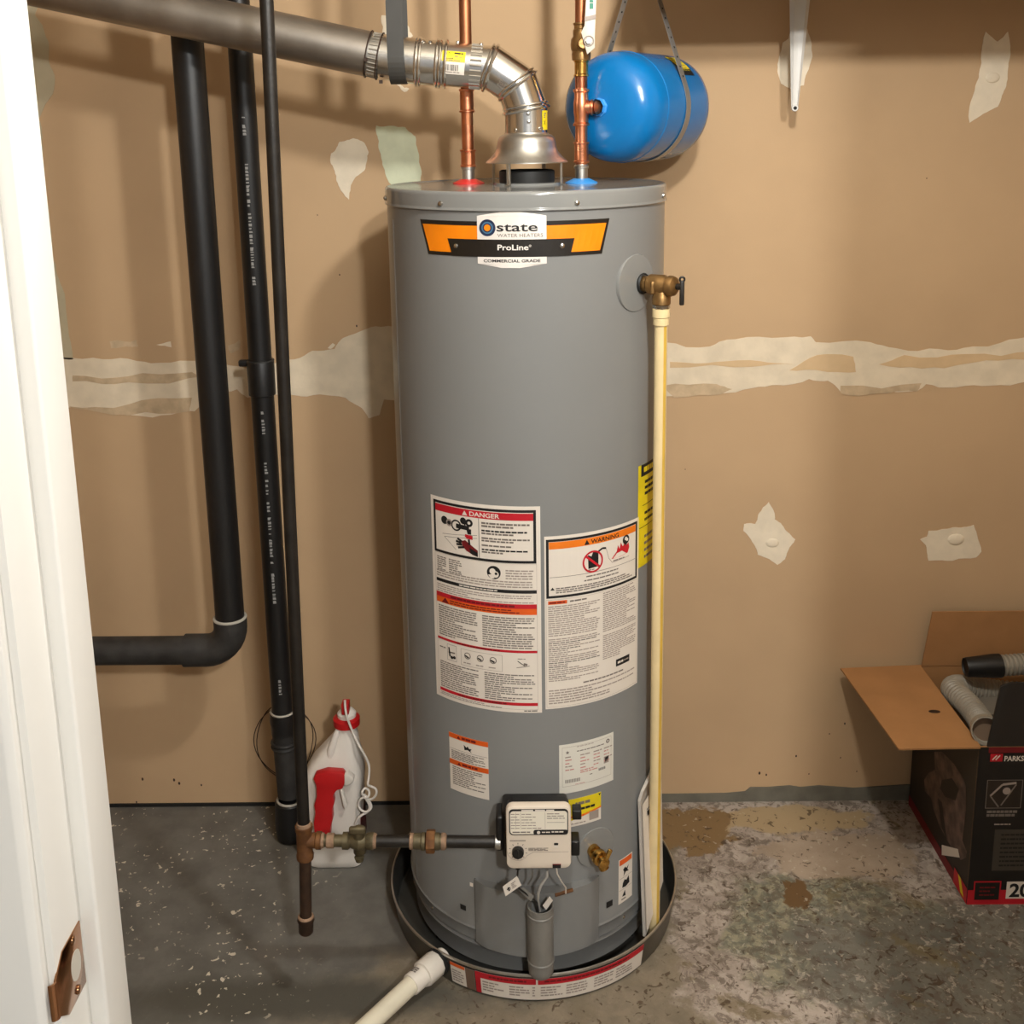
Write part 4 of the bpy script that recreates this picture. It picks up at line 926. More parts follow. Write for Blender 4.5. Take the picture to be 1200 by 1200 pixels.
L.done('caution_sticker', elb)
L = Lab(F, -.020, .0025, .039, .021); vrect(L, 0, 0, 1, 1, M_paper, 0)
for k in range(11): vrect(L, .18+k*.05, .2, .18+k*.05+rnd.choice((.015, .03)), .7, M_ink, 1, 4)
L.bars(.15, .76, .8, .88, 1, M_text, 1); L.done('barcode_sticker', elb)
mb = MB()
a = math.radians(62); fn = lambda a_, b_, e: Vector((FX+(RF+e)*math.sin(a+a_/RF), -(RF+e)*math.cos(a+a_/RF), b_))
L = Lab(fn, -.010, 1.6235, .020, .034, M_lyellow, step=.003); L.line(.15, .75, .5, .5, .0008, M_ink); L.line(.15, .5, .5, .75, .0008, M_ink); L.bars(.2, .1, .6, .4, 3, M_text, 1); L.done('riser_sticker', vent)
fn2 = fpipe(0, pts[2].lerp(pts[3], .38), dirn(2), RF)
L = Lab(fn2, -.010, -.008, .017, .014, M_galv, step=.003); L.bars(.1, .15, .9, .85, 3, M_text, 1, .6, .1); L.done('gore_sticker', vent)
for c, n_ in ((Vector((FX-.020, -.033, 1.590)), Vector((-.5, -.86, 0))), (Vector((FX+.026, -.030, 1.592)), Vector((.65, -.76, 0))), (Vector((FX+.004, -.0385, 1.604)), Vector((0.1, -1, 0))), (Vector((FX+.003, -.0385, 1.618)), Vector((0.1, -1, 0))),
             (pts[4]+d4*.016+Vector((0, -.02, .034)), Vector((0, -.5, .86))), (pts[4]+d4*.028+Vector((0, -.02, .034)), Vector((0, -.5, .86))), (pts[3]+d3*.062+Vector((0, -.006, .0385)), Vector((0, -.1, 1))), (pts[3]+d3*.02+Vector((0, -.006, .0385)), Vector((0, -.1, 1)))):
    build('sheet_screw', MB().lathe([(.0034, -.001), (.0034, .0012), (.0026, .003), (0, .0036)], M_steelb, c, n_, 12), vent)

# dark hanger strap looped under the vent
sx0 = at(465, 60, -.045).x; zc = 1.708-(sx0+.15)*-.0+.0
zc = pts[5].lerp(pts[6], .52).z
sx0 = pts[5].lerp(pts[6], .52).x
mb = MB(); th_ = .0016; R1 = RF+.0042; prof = [(-R1, 2.5), (-R1, zc)]+[(-R1*math.cos(t), zc-R1*math.sin(t)) for t in [PI*i/16 for i in range(1, 16)]]+[(R1, zc), (R1, 2.5)]
vs, fs = [], []
for k, (y, z) in enumerate(prof):
    yy = y+(th_ if y > 0 else -th_); zz = z
    if 2 <= k <= len(prof)-3: d = Vector((y, z-zc)).normalized(); yy, zz = y+d.x*th_, z+d.y*th_
    for X_ in (-.0145, .0145):
        off = (z-zc)*-.10 if z > zc else 0
        vs += [(sx0+X_+off*0, y, z), (sx0+X_+off*0, yy, zz)]
for k in range(len(prof)-1):
    a, b = 4*k, 4*k+4; fs += [[a, a+2, b+2, b], [a+1, b+1, b+3, a+3], [a, b, b+1, a+1], [a+2, a+3, b+3, b+2]]
mb.add(vs, fs, M_strapd, False)
tag(build('hanger_strap', mb), 'flat dark grey hanger strap looped under the vent pipe', 'strap')

# ---------------------------------------------------------------- drain stacks
X1, Y1 = -.632, .10; ra = .0300
st = thing('drain_stack', (X1, Y1, .47), 'thicker black plastic drain pipe that turns at an elbow toward the door jamb', 'drain pipe')
eb = at(266, 752, Y1); zb = .520
build('riser', MB().tube([(X1, Y1, .575), (X1, Y1, 2.5)], ra, M_abs, 32), st)
mb = MB(); Rb = .055; arc = [(X1, Y1, .592), (X1, Y1, zb+Rb)]+[(X1-Rb+Rb*math.cos(t), Y1, zb+Rb-Rb*math.sin(t)) for t in [PI/2*i/8 for i in range(1, 9)]]
mb.tube(arc+[(X1-Rb-.045, Y1, zb)], ra+.0045, M_absold, 32); el = build('elbow', mb, st)
mb = MB(); mb.ring((X1, Y1, .594), (0, 0, 1), ra+.002, .0032, M_cement); build('cement_bead', mb, el)
mb = MB(); mb.tube([(X1-Rb-.02, Y1, zb), (-1.60, Y1, zb+.004)], ra, M_absold, 32); build('branch', mb, st)
X2, Y2 = -.558, .20; rb = .0241
s2 = thing('drain_stack', (X2, Y2, 0), 'thinner black plastic drain pipe with printed lettering, standing behind the thin gas pipe', 'drain pipe')
zt = at(310, 425, Y2).z; zu = at(330, 833, Y2).z
build('riser', MB().tube([(X2, Y2, zu-.01), (X2, Y2, 2.5)], rb, M_abs, 32), s2)
mb = MB(); mb.lathe([(rb, -.07), (rb+.004, -.068), (rb+.0045, .004), (rb+.003, .007), (rb, .007)], M_abs, (X2, Y2, zt), segs=32); mb.box((X2-.030, Y2-.002, zt), (.03, .014, .014), M_abs, None, .004); cpl = build('pipe_clamp', mb, s2)
mb = MB(); mb.ring((X2, Y2, zt+.005), (0, 0, 1), rb+.003, .002, M_absold); build('clamp_edge', mb, cpl)
mb = MB(); mb.ring((X2, Y2, zu), (0, 0, 1), rb+.002, .0026, M_cement); build('cement_bead', mb, s2)
za = at(335, 955, Y2).z
mb = MB(); mb.lathe([(rb, 0), (rb+.005, 0), (rb+.006, -.02), (rb+.004, -.03), (rb+.004, -.05)], M_abs, (X2, Y2, zu-.003), segs=32); build('coupling', mb, s2)
mb = MB(); mb.tube([(X2, Y2, zu-.04), (X2+.004, Y2, .11)], rb+.003, M_absold, 32); mb.ring((X2, Y2, zu-.075), (0, 0, 1), rb+.003, .004, M_absold); mb.ring((X2, Y2, zu-.085), (0, 0, 1), rb+.003, .004, M_absold); build('dusty_stub', mb, s2)
mb = MB(); mb.ring((X2+.004, Y2, .098), (0, 0, 1), rb+.004, .003, M_cement); build('cement_bead', mb, s2)
mb = MB(); mb.lathe([(rb+.004, .100), (rb+.010, .094), (rb+.013, .03), (rb+.010, .004), (rb+.006, 0)], M_abs, (X2+.004, Y2, 0), segs=32); build('floor_boot', mb, s2)
# white printing along the pipe
fn = lambda a_, b_, e: Vector((X2+(rb+e)*math.sin(math.radians(9)+b_/rb), Y2-(rb+e)*math.cos(math.radians(9)+b_/rb), a_))
def vprint(z0, z1, name='pipe_print'):
    mb = MB(); z = z0
    while z < z1:
        ln = rnd.uniform(.002, .007)
        vs = [fn(z, -.0035, .0003), fn(z+ln, -.0035, .0003), fn(z+ln, .0035*rnd.uniform(.2, 1), .0003), fn(z, .0035*rnd.uniform(.2, 1), .0003)]
        if rnd.random() < .75: mb.add(vs, [[0, 1, 2, 3]], M_print)
        z += ln+rnd.uniform(.001, .004)
    build(name, mb, s2, recalc=False)['kind'] = 'stuff'
for ya, yb in ((158, 136), (332, 192), (505, 478), (702, 540), (808, 790)): vprint(at(318, ya, Y2).z, at(318, yb, Y2).z)

# ---------------------------------------------------------------- gas line
GT = Vector((-.390, -.30, 1.80)); GB = Vector((-.4105, -.30, .352))
gd = (GT-GB).normalized(); GU = GB+gd*2.15
gas = thing('gas_pipe', (-.419, -.30, .158), 'thin black iron gas pipe with rusty tee and drip leg, feeding the heater control', 'gas pipe')
build('riser', MB().tube([GB+gd*.02, GU], .0107, M_gas, 20), gas)
mb = MB(); mb.lathe([(.012, -.036), (.0150, -.036), (.0158, -.028), (.0142, -.024), (.0142, .018), (.0158, .022), (.0158, .030), (.012, .031)], M_rust, GB, gd, 24)
mb.lathe([(.0135, .0), (.0135, .020), (.0156, .022), (.0156, .030), (.012, .031)], M_rust, GB, (1, 0, -.01), 24); tee = build('tee', mb, gas)
mb = MB(); mb.lathe([(.0112, .029), (.0136, .0305), (.0125, .036), (.011, .037)], M_dope, GB, gd, 20); build('thread_sealant', mb, tee); mb = MB(); mb.lathe([(.0112, .030), (.0135, .031), (.0125, .035), (.011, .036)], M_dope, GB, (1, 0, -.01), 20); build('thread_sealant', mb, tee)
DT = at(358.5, 1080, -.30)
build('drip_leg', MB().tube([GB-gd*.03, DT], .0108, M_rustd, 20), gas)
mb = MB(); ad_ = (DT-GB).normalized(); mb.lathe([(.010, -.010), (.0148, -.010), (.0158, -.004), (.0138, .0), (.0132, .020), (.0110, .023), (0, .023)], M_rustd, DT, ad_, 24); cp = build('end_cap', mb, gas)
build('thread_sealant', MB().lathe([(.0112, -.014), (.0135, -.0125), (.0145, -.0102), (.011, -.009)], M_dope, DT, ad_, 20), cp)
hz = Vector((-.054, -.30, .3455)); hd = (hz-GB).normalized()
def HX(px): return GB+hd*((at(px, 989, -.30).x-GB.x)/hd.x)
build('short_nipple', MB().tube([HX(375), HX(404)], .0107, M_valveold, 20), gas)
build('thread_sealant', MB().lathe([(.0115, 0), (.0130, .001), (.0130, .013), (.0115, .014)], M_dope, HX(383), hd, 20), gas)
mb = MB(); hl = (HX(438)-HX(402)).length
mb.lathe([(.011, 0), (.0150, 0), (.0152, .010), (.0120, .014), (.0150, .022), (.0170, .030), (.0170, hl-.026), (.0125, hl-.014), (.0152, hl-.010), (.0150, hl), (.011, hl)], M_valveold, HX(402), hd, 16)
c = HX(421); mb.lathe([(.010, -.026), (.0115, -.024), (.0115, .026), (.008, .028), (0, .028)], M_valveold, c, (0, -.15, 1), 16); sv = build('shutoff_valve', mb, gas)
mb = MB(); mb.box(c+Vector((0, -.012, .030)), (.030, .010, .014), M_valveold, None, .004); build('valve_key', mb, sv); build('valve_nut', MB().lathe([(0, 0), (.009, 0), (.007, .008), (0, .009)], M_valveold, c+Vector((0, -.006, -.028)), (0, 0, -1), 14), sv)
build('thread_sealant', MB().lathe([(.011, 0), (.0138, .001), (.0135, .008), (.011, .010)], M_dope, HX(435), hd, 20), gas)
build('long_nipple', MB().tube([HX(436), HX(488)], .0107, M_gas, 20), gas)
mb = MB(); ul = (HX(520)-HX(484)).length; mb.lathe([(.011, .0), (.0136, .002), (.0136, .014), (.0155, .016), (.0155, .022)], M_valveold, HX(484), hd, 20)
mb.lathe([(.0135, ul*.42), (.0200, ul*.44), (.0205, ul*.48), (.0205, ul*.68), (.0195, ul*.72), (.014, ul*.73)], M_rust, HX(484), hd, 8, False); mb.lathe([(.0150, ul*.7), (.0150, ul*.86), (.0136, ul*.88), (.0136, ul*.98), (.011, ul)], M_valveold, HX(484), hd, 20); un = build('union', mb, gas)
mb = MB(); mb.lathe([(.0112, 0), (.0140, .001), (.0140, .007), (.0112, .008)], M_dope, HX(480), hd, 20); build('thread_sealant', mb, un); mb = MB(); mb.lathe([(.0112, 0), (.0148, .001), (.0145, .007), (.0112, .010)], M_dope, HX(517), hd, 20); build('thread_sealant', mb, un)
build('inlet_nipple', MB().tube([HX(519), HX(586)], .0109, M_gas, 20), gas)
mb = MB(); mb.lathe([(.0112, 0), (.0130, .001), (.0130, .010), (.0112, .011)], M_galv, HX(580), hd, 20); build('inlet_collar', mb, gas)

# ---------------------------------------------------------------- copper lines
def fit(mb, c, z0, z1, r, mt=M_copper, lip=.0016):
    mb.lathe([(r-.001, z0), (r+lip, z0+.0008), (r+lip, z0+.0035), (r, z0+.005), (r, z1-.005), (r+lip, z1-.0035), (r+lip, z1-.0008), (r-.001, z1)], mt, (c.x, c.y, 0), segs=28)
hotp = thing('copper_pipe', (HOT.x, HOT.y, 1.52), 'copper hot water pipe rising behind the vent pipe from the red ring', 'pipe', None)
mb = MB(); mb.tube([(HOT.x, HOT.y, 1.60), (HOT.x+.002, HOT.y, 2.5)], .0111, M_copperd, 24); build('upper_run', mb, hotp)
zz = lambda py: at(549, py, HOT.y).z
mb = MB(); mb.tube([(HOT.x, HOT.y, 1.525), (HOT.x, HOT.y, 1.66)], .0111, M_copper, 24); build('lower_run', mb, hotp)
mb = MB(); fit(mb, HOT, zz(132), zz(104), .0128); build('coupling', mb, hotp)
mb = MB(); fit(mb, HOT, zz(196), zz(175), .0135); build('sweat_adapter', mb, hotp)
mb = MB(); zc0 = at(684, 0, COLD.y)
zk = lambda py: at(683, py, COLD.y).z
coldp = thing('copper_pipe', (COLD.x, COLD.y, 1.52), 'copper cold water pipe with white lever valve rising from the blue ring', 'pipe')
mb = MB(); mb.tube([(COLD.x, COLD.y, 1.525), (COLD.x, COLD.y, zk(80))], .0111, M_copper, 24); build('lower_run', mb, coldp)
mb = MB(); fit(mb, COLD, zk(191), zk(166), .0130); build('sweat_adapter', mb, coldp)
mb = MB(); z1_, z0_ = zk(104), zk(148); zm = zk(126)
mb.lathe([(.011, z0_), (.0150, z0_+.001), (.0150, z0_+.005), (.0128, z0_+.007), (.0128, z0_+.016), (.0142, zm-.008), (.0142, zm+.008), (.0128, z1_-.016), (.0128, z1_-.007), (.0150, z1_-.005), (.0150, z1_-.001), (.011, z1_)], M_copper, (COLD.x, COLD.y, 0), segs=28)
bd = Vector((1, -.10, 0)).normalized(); TEE = Vector((COLD.x, COLD.y, zm))
mb.lathe([(.0125, .0), (.0128, .016), (.0145, .0175), (.0145, .021), (.011, .022)], M_copper, TEE, bd, 28); build('tee', mb, coldp)
mb = MB(); mb.tube([(COLD.x, COLD.y, zk(103)), (COLD.x, COLD.y, zk(88))], .0111, M_copper, 24); fit(mb, COLD, zk(90), zk(70), .0122, M_brass); build('brass_adapter', mb, coldp)
mb = MB(); zl, zh = zk(70), zk(40)
mb.lathe([(.011, zl-.002), (.0165, zl-.001), (.0175, zl+.010), (.0165, zl+.014), (.0185, zl+.018), (.0195, (zl+zh)/2+.004), (.0180, zh-.008), (.0150, zh-.004), (.0150, zh+.006), (.011, zh+.008)], M_bronze, (COLD.x, COLD.y, 0), segs=12, smooth=False)
vz_ = (zl+zh)/2+.004; mb.tube([(COLD.x, COLD.y-.015, vz_), (COLD.x+.002, COLD.y-.034, vz_)], .0085, M_bronze, 16); bv = build('ball_valve', mb, coldp)
mb = MB(); hy = COLD.y-.036
hp = [at(x, y, hy) for x, y in ((681, 38), (688, 64), (697, 56), (697, 42), (699, -8), (687, -8), (685, 30))]
mb.prism([Vector((p.x, hy, p.z)) for p in (hp[0], hp[1], hp[2], hp[3], hp[4], hp[5], hp[6])], (0, -.0022, 0), pm('lever_coating', (204, 198, 184), .45), bev=.0005); lev = build('white_lever', mb, bv)
c_ = at(690, 48, hy-.003); mb = MB(); mb.lathe([(0, .006), (.0055, .006), (.006, .004), (.006, 0)], M_steelb, (c_.x, hy-.002, c_.z), (0, -1, 0), 6, False); mb.ring((c_.x, hy-.003, c_.z), (0, 1, 0), .0085, .001, M_textl, 20, 6); build('lever_nut', mb, lev)
a_, b_ = at(688, 24, hy), at(698, 18, hy); mb = MB(); mb.prism([Vector((at(x, y, hy).x, hy-.0022, at(x, y, hy).z)) for x, y in ((685, 20), (698, 17), (698, 22), (685, 25))], (0, -.002, 0), M_textl); build('lever_band', mb, lev)
mb = MB(); c_ = at(693, 5, hy); L = Lab(on_plane((c_.x, hy-.0024, c_.z), (0, 0, 1), (-1, 0, 0)), -.008, .004, .02, .008); L.bars(0, 0, 1, 1, 1, pm('lever_green_print', (24, 120, 92), .5), 1, .8, 0); L.done('lever_print', lev)
mb = MB(); mb.tube([(COLD.x, COLD.y, zh), (COLD.x, COLD.y, 2.5)], .0111, M_copperd, 24); build('upper_run', mb, coldp)
mb = MB(); fit(mb, COLD, zh+.004, zh+.020, .0130, M_bronze); build('valve_tail', mb, coldp)

# ---------------------------------------------------------------- expansion tank
TA = Vector((.588, .81, .0)).normalized()
RT = .1015; T0 = Vector((.137, COLD.y-.004, zm))
tank = thing('expansion_tank', (T0.x, T0.y, zm-RT), 'round blue pressure tank hung sideways on straps beside the copper pipe', 'tank')
prof = [(0, 0), (.020, .0004), (.045, .002), (.066, .007), (.082, .015), (.093, .027), (.099, .042), (RT, .058), (RT, .074), (RT+.0012, .0755), (RT+.0012, .0785), (RT, .08), (RT, .225), (.099, .243), (.090, .257), (.074, .267), (.05, .274), (.02, .277), (0, .2775)]
build('tank_shell', MB().lathe(prof, M_blue, T0, TA, 72), tank)
mb = MB(); mb.lathe([(.0150, -.012), (.0150, -.003), (.017, -.002), (.017, .004)], M_blueesc, T0, TA, 8, False); build('tank_boss', mb, tank)
mb = MB(); mb.tube([TEE+bd*.018, TEE+bd*.030, T0-TA*.010, T0+TA*.002], .0125, M_copper, 24); build('copper_nipple', mb, tank)
tu = Vector((0, 0, 1)); ts = TA.cross(tu).normalized()    # toward the viewer's right/front
if ts.y > 0: ts = -ts
def on_tank(h0, ang0):
    return lambda a_, b_, e: T0+TA*(h0+a_)+(ts*math.cos(ang0+b_/RT)+tu*math.sin(ang0+b_/RT))*(RT+e)
L = Lab(on_tank(.165, math.radians(38)), 0.0, .05, .046, .055); vrect(L, 0, 0, 1, 1, M_ink, 0); vrect(L, .05, .0, .95, .80, M_lyellow, 1)
for k in range(5): L.bars(.15, .1+.13*k, .85, .17+.13*k, 1, M_text, 2, .5, .2)
for k in range(7): L.poly([(.05+.13*k, .72), (.115+.13*k, .88), (.18+.13*k, .72)], M_ink, 2)
L.done('warning_sticker', tank)
L = Lab(on_tank(.15, math.radians(-78)), 0.0, .01, .05, .02); vrect(L, 0, 0, 1, 1, M_paper, 0); L.bars(.05, .1, .9, .9, 3, M_textl, 1); L.done('rating_sticker', tank)
# perforated hanger strap round the tank, both tails up to the ceiling
sh = .150
def strap(name, h, label):
    c = T0+TA*h; R1 = RT+.0012; Hh = .29; ph = math.acos(R1/Hh); apex = c+tu*Hh-ts*.0
    t0, t1 = PI/2-ph, PI/2+ph-2*PI; ring = []
    for i in range(41):
        t = t0+(t1-t0)*i/40; n_ = ts*math.cos(t)+tu*math.sin(t); ring.append((c+n_*R1, n_))
    top_ = apex+tu*(2.5-apex.z)
    path = [(top_+ts*.003, ts), (apex+ts*.003, (ts+ring[0][1]).normalized())]+ring+[(apex-ts*.003, (ring[-1][1]-ts).normalized()), (top_-ts*.003, -ts)]
    vs, fs = [], []; hw = TA*.0085
    for p, n_ in path: vs += [p-hw, p+hw, p+hw+n_*.0012, p-hw+n_*.0012]
    for k in range(len(path)-1):
        a = 4*k
        for q in range(4): fs.append([a+q, a+(q+1) % 4, a+4+(q+1) % 4, a+4+q])
    mb = MB(); mb.add(vs, fs, M_strapg)
    o = build(name, mb); tag(o, label, 'strap')
    return o, path
so, path = strap('tank_strap', sh, 'pale galvanised strap wrapped round the blue tank and hung from above')
mb = MB()
for (p, n_), (q, n2_), k0, k1 in ((path[2], path[1], .02, .26), (path[-3], path[-2], .02, .26)):
    d = (q-p).normalized(); k = k0
    while k < k1: mb.sphere(p+d*k+n_*.0006, .0022, M_dark, (1, 1, 1), 8, 6); k += .019
build('strap_holes', mb, so)['kind'] = 'stuff'

# white folded bracket hanging from the bulkhead
hy = .24
mb = MB(); tp = at(937, -2, hy); bt = at(931, 129, hy)
pw = [(-.020, 0), (-.012, -.008), (0, -.004), (.012, -.008), (.021, 0)]
vs, fs = [], []
for p, k, sh_ in ((Vector((tp.x+.012, hy, 2.5)), 1.9, 0), (Vector((tp.x, hy, tp.z)), 1.0, 0), (Vector((bt.x, hy, bt.z+.01)), .36, 0), (Vector((bt.x, hy, bt.z)), .30, 0)):
    for x, y in pw: vs.append(p+Vector((x*k, y*k, 0)))
    for x, y in pw[::-1]: vs.append(p+Vector((x*k*.86, y*k+.0022, 0)))
m_ = 10
for k in range(3):
    for q in range(m_): fs.append([k*m_+q, k*m_+(q+1) % m_, (k+1)*m_+(q+1) % m_, (k+1)*m_+q])
fs.append([3*m_+q for q in range(m_)]); mb.add(vs, fs, M_white)
mb.lathe([(0, .003), (.0062, .003), (.0070, .001), (.0070, -.002), (0, -.002)], M_white, (bt.x, hy-.002, bt.z+.004), (0, -1, 0), 18)
br = build('hanging_bracket', mb); tag(br, 'white folded metal bracket hanging point down from above on the bare wall', 'bracket')
build('bolt_hole', MB().lathe([(0, .0008), (.0036, .0008), (.0036, 0)], M_dark, (bt.x, hy-.0052, bt.z+.004), (0, -1, 0), 14), br)

# ---------------------------------------------------------------- weed killer jug
jx, jy_ = -.4375, .13
jug = thing('spray_jug', (jx, jy_, 0), 'white plastic jug with red trigger sprayer and red cap behind the gas pipe', 'jug')
def loft(mb, secs, mt, n=32, e=4.0):
    vs, fs = [], []
    for z, x, y, w_, d, ee in secs:
        for i in range(n):
            a = 2*PI*i/n; c, s_ = math.cos(a), math.sin(a)
            vs.append((x+w_/2*math.copysign(abs(c)**(2/ee), c), y+d/2*math.copysign(abs(s_)**(2/ee), s_), z))
    for k in range(len(secs)-1):
        for i in range(n): j = (i+1) % n; fs.append([k*n+i, k*n+j, (k+1)*n+j, (k+1)*n+i])
    fs.append(list(range(n))[::-1]); fs.append([(len(secs)-1)*n+i for i in range(n)])
    mb.add(vs, fs, mt, True)
mb = MB()
loft(mb, [(.001, jx, jy_, .108, .080, 6), (.006, jx, jy_, .117, .089, 6), (.02, jx, jy_, .120, .092, 6), (.10, jx, jy_, .121, .093, 6), (.18, jx+.002, jy_, .124, .095, 6), (.205, jx+.003, jy_, .128, .097, 5), (.222, jx+.004, jy_, .126, .096, 4.5),
          (.245, jx+.010, jy_, .110, .088, 4), (.275, jx+.020, jy_, .080, .070, 3.2), (.300, jx+.030, jy_, .058, .054, 2.6), (.316, jx+.034, jy_, .044, .044, 2.1), (.330, jx+.035, jy_, .042, .042, 2)], M_jug)
build('bottle', mb, jug)
# moulded handle ridge and thumb recess
mb = MB()
fz = lambda z: jy_-.5*(.097 if z < .21 else max(.04, .097-(z-.21)*.46))
mb.tube([at(386, 898, .10), at(388, 880, .10), at(394, 862, .112), at(398, 852, .118)], [.006, .009, .008, .006], M_jug, 12)
build('handle_ridge', mb, jug)
mb = MB(); mb.lathe([(.0215, .326), (.0285, .327), (.0290, .342), (.0215, .346), (.018, .346)], M_red, (jx+.035, jy_, 0), segs=28); build('neck_ring', mb, jug)
mb = MB(); mb.lathe([(.020, .343), (.0205, .354), (.014, .362), (.008, .364), (0, .364)], M_jug, (jx+.036, jy_, 0), segs=24); build('white_cap', mb, jug)
mb = MB(); mb.box((jx+.036, jy_-.008, .372), (.016, .026, .026), M_red, None, .003); build('red_spout', mb, jug)
# dark red label on the shaded side
mb = MB(); mb.box((jx+.0605, jy_+.004, .125), (.0015, .070, .165), M_jugred, None, 0); build('side_label', mb, jug)
# trigger sprayer clipped to the front
SY = jy_-.0475-.022
def SP(pl): return [Vector((at(300+x/3.87, 800+y/3.87, SY).x, SY, at(300+x/3.87, 800+y/3.87, SY).z)) for x, y in pl]
mb = MB(); mb.prism(SP([(258, 440), (268, 420), (320, 405), (392, 410), (405, 430), (403, 458), (392, 484), (366, 490), (352, 510), (350, 525), (355, 548), (345, 580), (348, 620), (338, 660), (336, 704), (265, 699), (260, 640), (268, 590), (262, 560), (274, 520), (272, 470)]), (0, .021, 0), M_red, bev=.003)
spr = build('trigger_sprayer', mb, jug)
mb = MB(); mb.prism(SP([(400, 418), (412, 414), (442, 436), (442, 450), (418, 470), (400, 468)]), (0, .018, 0), M_jug, bev=.002); build('nozzle', mb, spr)
mb = MB(); mb.prism(SP([(380, 488), (392, 484), (402, 520), (414, 555), (404, 578), (396, 560)]), (0, .012, 0), M_jug, bev=.0015); build('trigger', mb, spr)
# white suction hose with its knot of loops
hs = [(403, 80), (404, 110), (410, 150), (425, 190), (445, 240), (470, 290), (500, 340), (515, 380), (512, 430), (505, 465), (520, 470), (545, 480), (548, 505), (530, 528), (505, 530), (485, 515), (480, 495), (495, 475), (515, 490), (512, 520), (480, 520), (462, 545), (470, 575), (500, 590), (525, 570), (520, 545), (495, 510),
      (485, 505), (520, 560), (505, 590), (480, 598), (455, 625), (448, 665)]
def smooth(P, it=2):
    for _ in range(it):
        out = [P[0]]
        for a, b in zip(P, P[1:]): out += [a.lerp(b, .25), a.lerp(b, .75)]
        P = out+[P[-1]]
    return P
hp = []
for i, (x, y) in enumerate(hs):
    z_ = at(300+x/3.87, 800+y/3.87, .1).z; Y_ = jy_-.026 if i < 2 else (jy_-.034+.0 if i < 5 else jy_-.052-.004*math.sin(i*1.7)-(.008 if i > 8 else 0))
    hp.append(at(300+x/3.87, 800+y/3.87, Y_))
mb = MB(); mb.tube(smooth(hp), .0026, M_jug, 10, miter=False); build('suction_hose', mb, spr)

# ---------------------------------------------------------------- cardboard box with vacuum parts
bx0, by0, by1, bz = .9, -.04, .302, .362
bx1 = bx0+.46
box = thing('cardboard_box', (bx0+.23, .13, 0), 'open black printed cardboard box with brown flaps on the floor against the wall', 'box')
tk = .004
def panel(name, c, size, mt, bev=.0006): return build(name, MB().box(c, size, mt, None, bev), box)
# outer faces carry print, inner faces bare board
def c_left(mb, f, x0): return all(abs(mb.v[j].x-x0) < 1e-5 for j in f)
def side_panel(name, x0, x1, y0, y1, z0, z1, outer, axis):
    mb = MB(); mb.box(((x0+x1)/2, (y0+y1)/2, (z0+z1)/2), (x1-x0, y1-y0, z1-z0), M_card); k = mb.slot(outer)
    ax, sg = axis
    for i, f in enumerate(mb.f):
        if axis == ('y', -1) and c_left(mb, f, x0): mb.mi[i] = k; continue
        c = sum((mb.v[j] for j in f), Vector())/len(f); lim = {('x', -1): (0, x0), ('y', -1): (1, y0), ('x', 1): (0, x1), ('y', 1): (1, y1)}[axis]
        if abs(c[lim[0]]-lim[1]) < 1e-5: mb.mi[i] = k
    return build(name, mb, box)
side_panel('side_panel', bx0, bx0+tk, by0+tk, by1, 0, bz, M_cardbrown, ('x', -1))
fp = side_panel('front_panel', bx0+.0002, bx1, by0, by0+tk, 0, bz, M_cardprint, ('y', -1))
side_panel('back_panel', bx0+tk, bx1, by1-tk, by1, 0, bz, M_cardprint, ('y', 1))
side_panel('side_panel', bx1-tk, bx1, by0+tk, by1-tk, 0, bz, M_cardprint, ('x', 1))
panel('bottom_panel', ((bx0+bx1)/2, (by0+by1)/2, .004), (bx1-bx0-.01, by1-by0-.01, .006), M_card)
def flap(name, quad, th, mt_up, mt_dn, parent=None):
    q = [Vector(p) for p in quad]; n_ = (q[1]-q[0]).cross(q[3]-q[0]).normalized()
    if n_.z < 0: n_ = -n_
    mb = MB(); v = q+[p-n_*th for p in q]
    mb.add(v, [[0, 1, 2, 3]], mt_up); mb.add(v, [[7, 6, 5, 4]], mt_dn); mb.add(v, [[0, 4, 5, 1], [1, 5, 6, 2], [2, 6, 7, 3], [3, 7, 4, 0]], M_card)
    return build(name, mb, parent or box)
za_ = bz
fA = flap('flap', [(bx0+.002, by1, za_), (bx0+.002, by0, za_), (fl(1053, 877, za_+.001).x, by0-.004, za_+.001), (fl(985, 783, za_).x, by1-.012, za_)], .0035, M_card, M_cardbrown)
mb = MB(); p = fl(1095, 834, za_); mb.lathe([(0, .0012), (.012, .001), (.013, 0)], M_rustd, (p.x, p.y, za_-.0002), (0, 0, 1), 18)
for q in range(len(mb.v)): mb.v[q].y = p.y+(mb.v[q].y-p.y)*.55
build('stain_mark', mb, fA)
bq = [at(1078, 778, by1), at(1090, 716, by1-.01)]
fB = flap('flap', [(bx0+.006, by1-.002, bz), (bx0+.018, by1-.012, bq[1].z), (bx1-.018, by1-.012, bq[1].z), (bx1-.006, by1-.002, bz)], .0035, M_cardprint, M_card)
q = [at(1157, 872, by0+.002), at(1173, 801, by0+.035), at(1183, 798, by0+.036)]
mb = MB(); zt_ = q[1].z
poly = [Vector((q[0].x, by0+.001, bz)), Vector((q[1].x, by0+.035, zt_-.008)), Vector((q[2].x, by0+.036, zt_)), Vector((bx1-.02, by0+.036, zt_)), Vector((bx1-.006, by0+.001, bz))]
mb.prism(poly, (0, .0036, .001), M_cardprint); build('flap', mb, box)
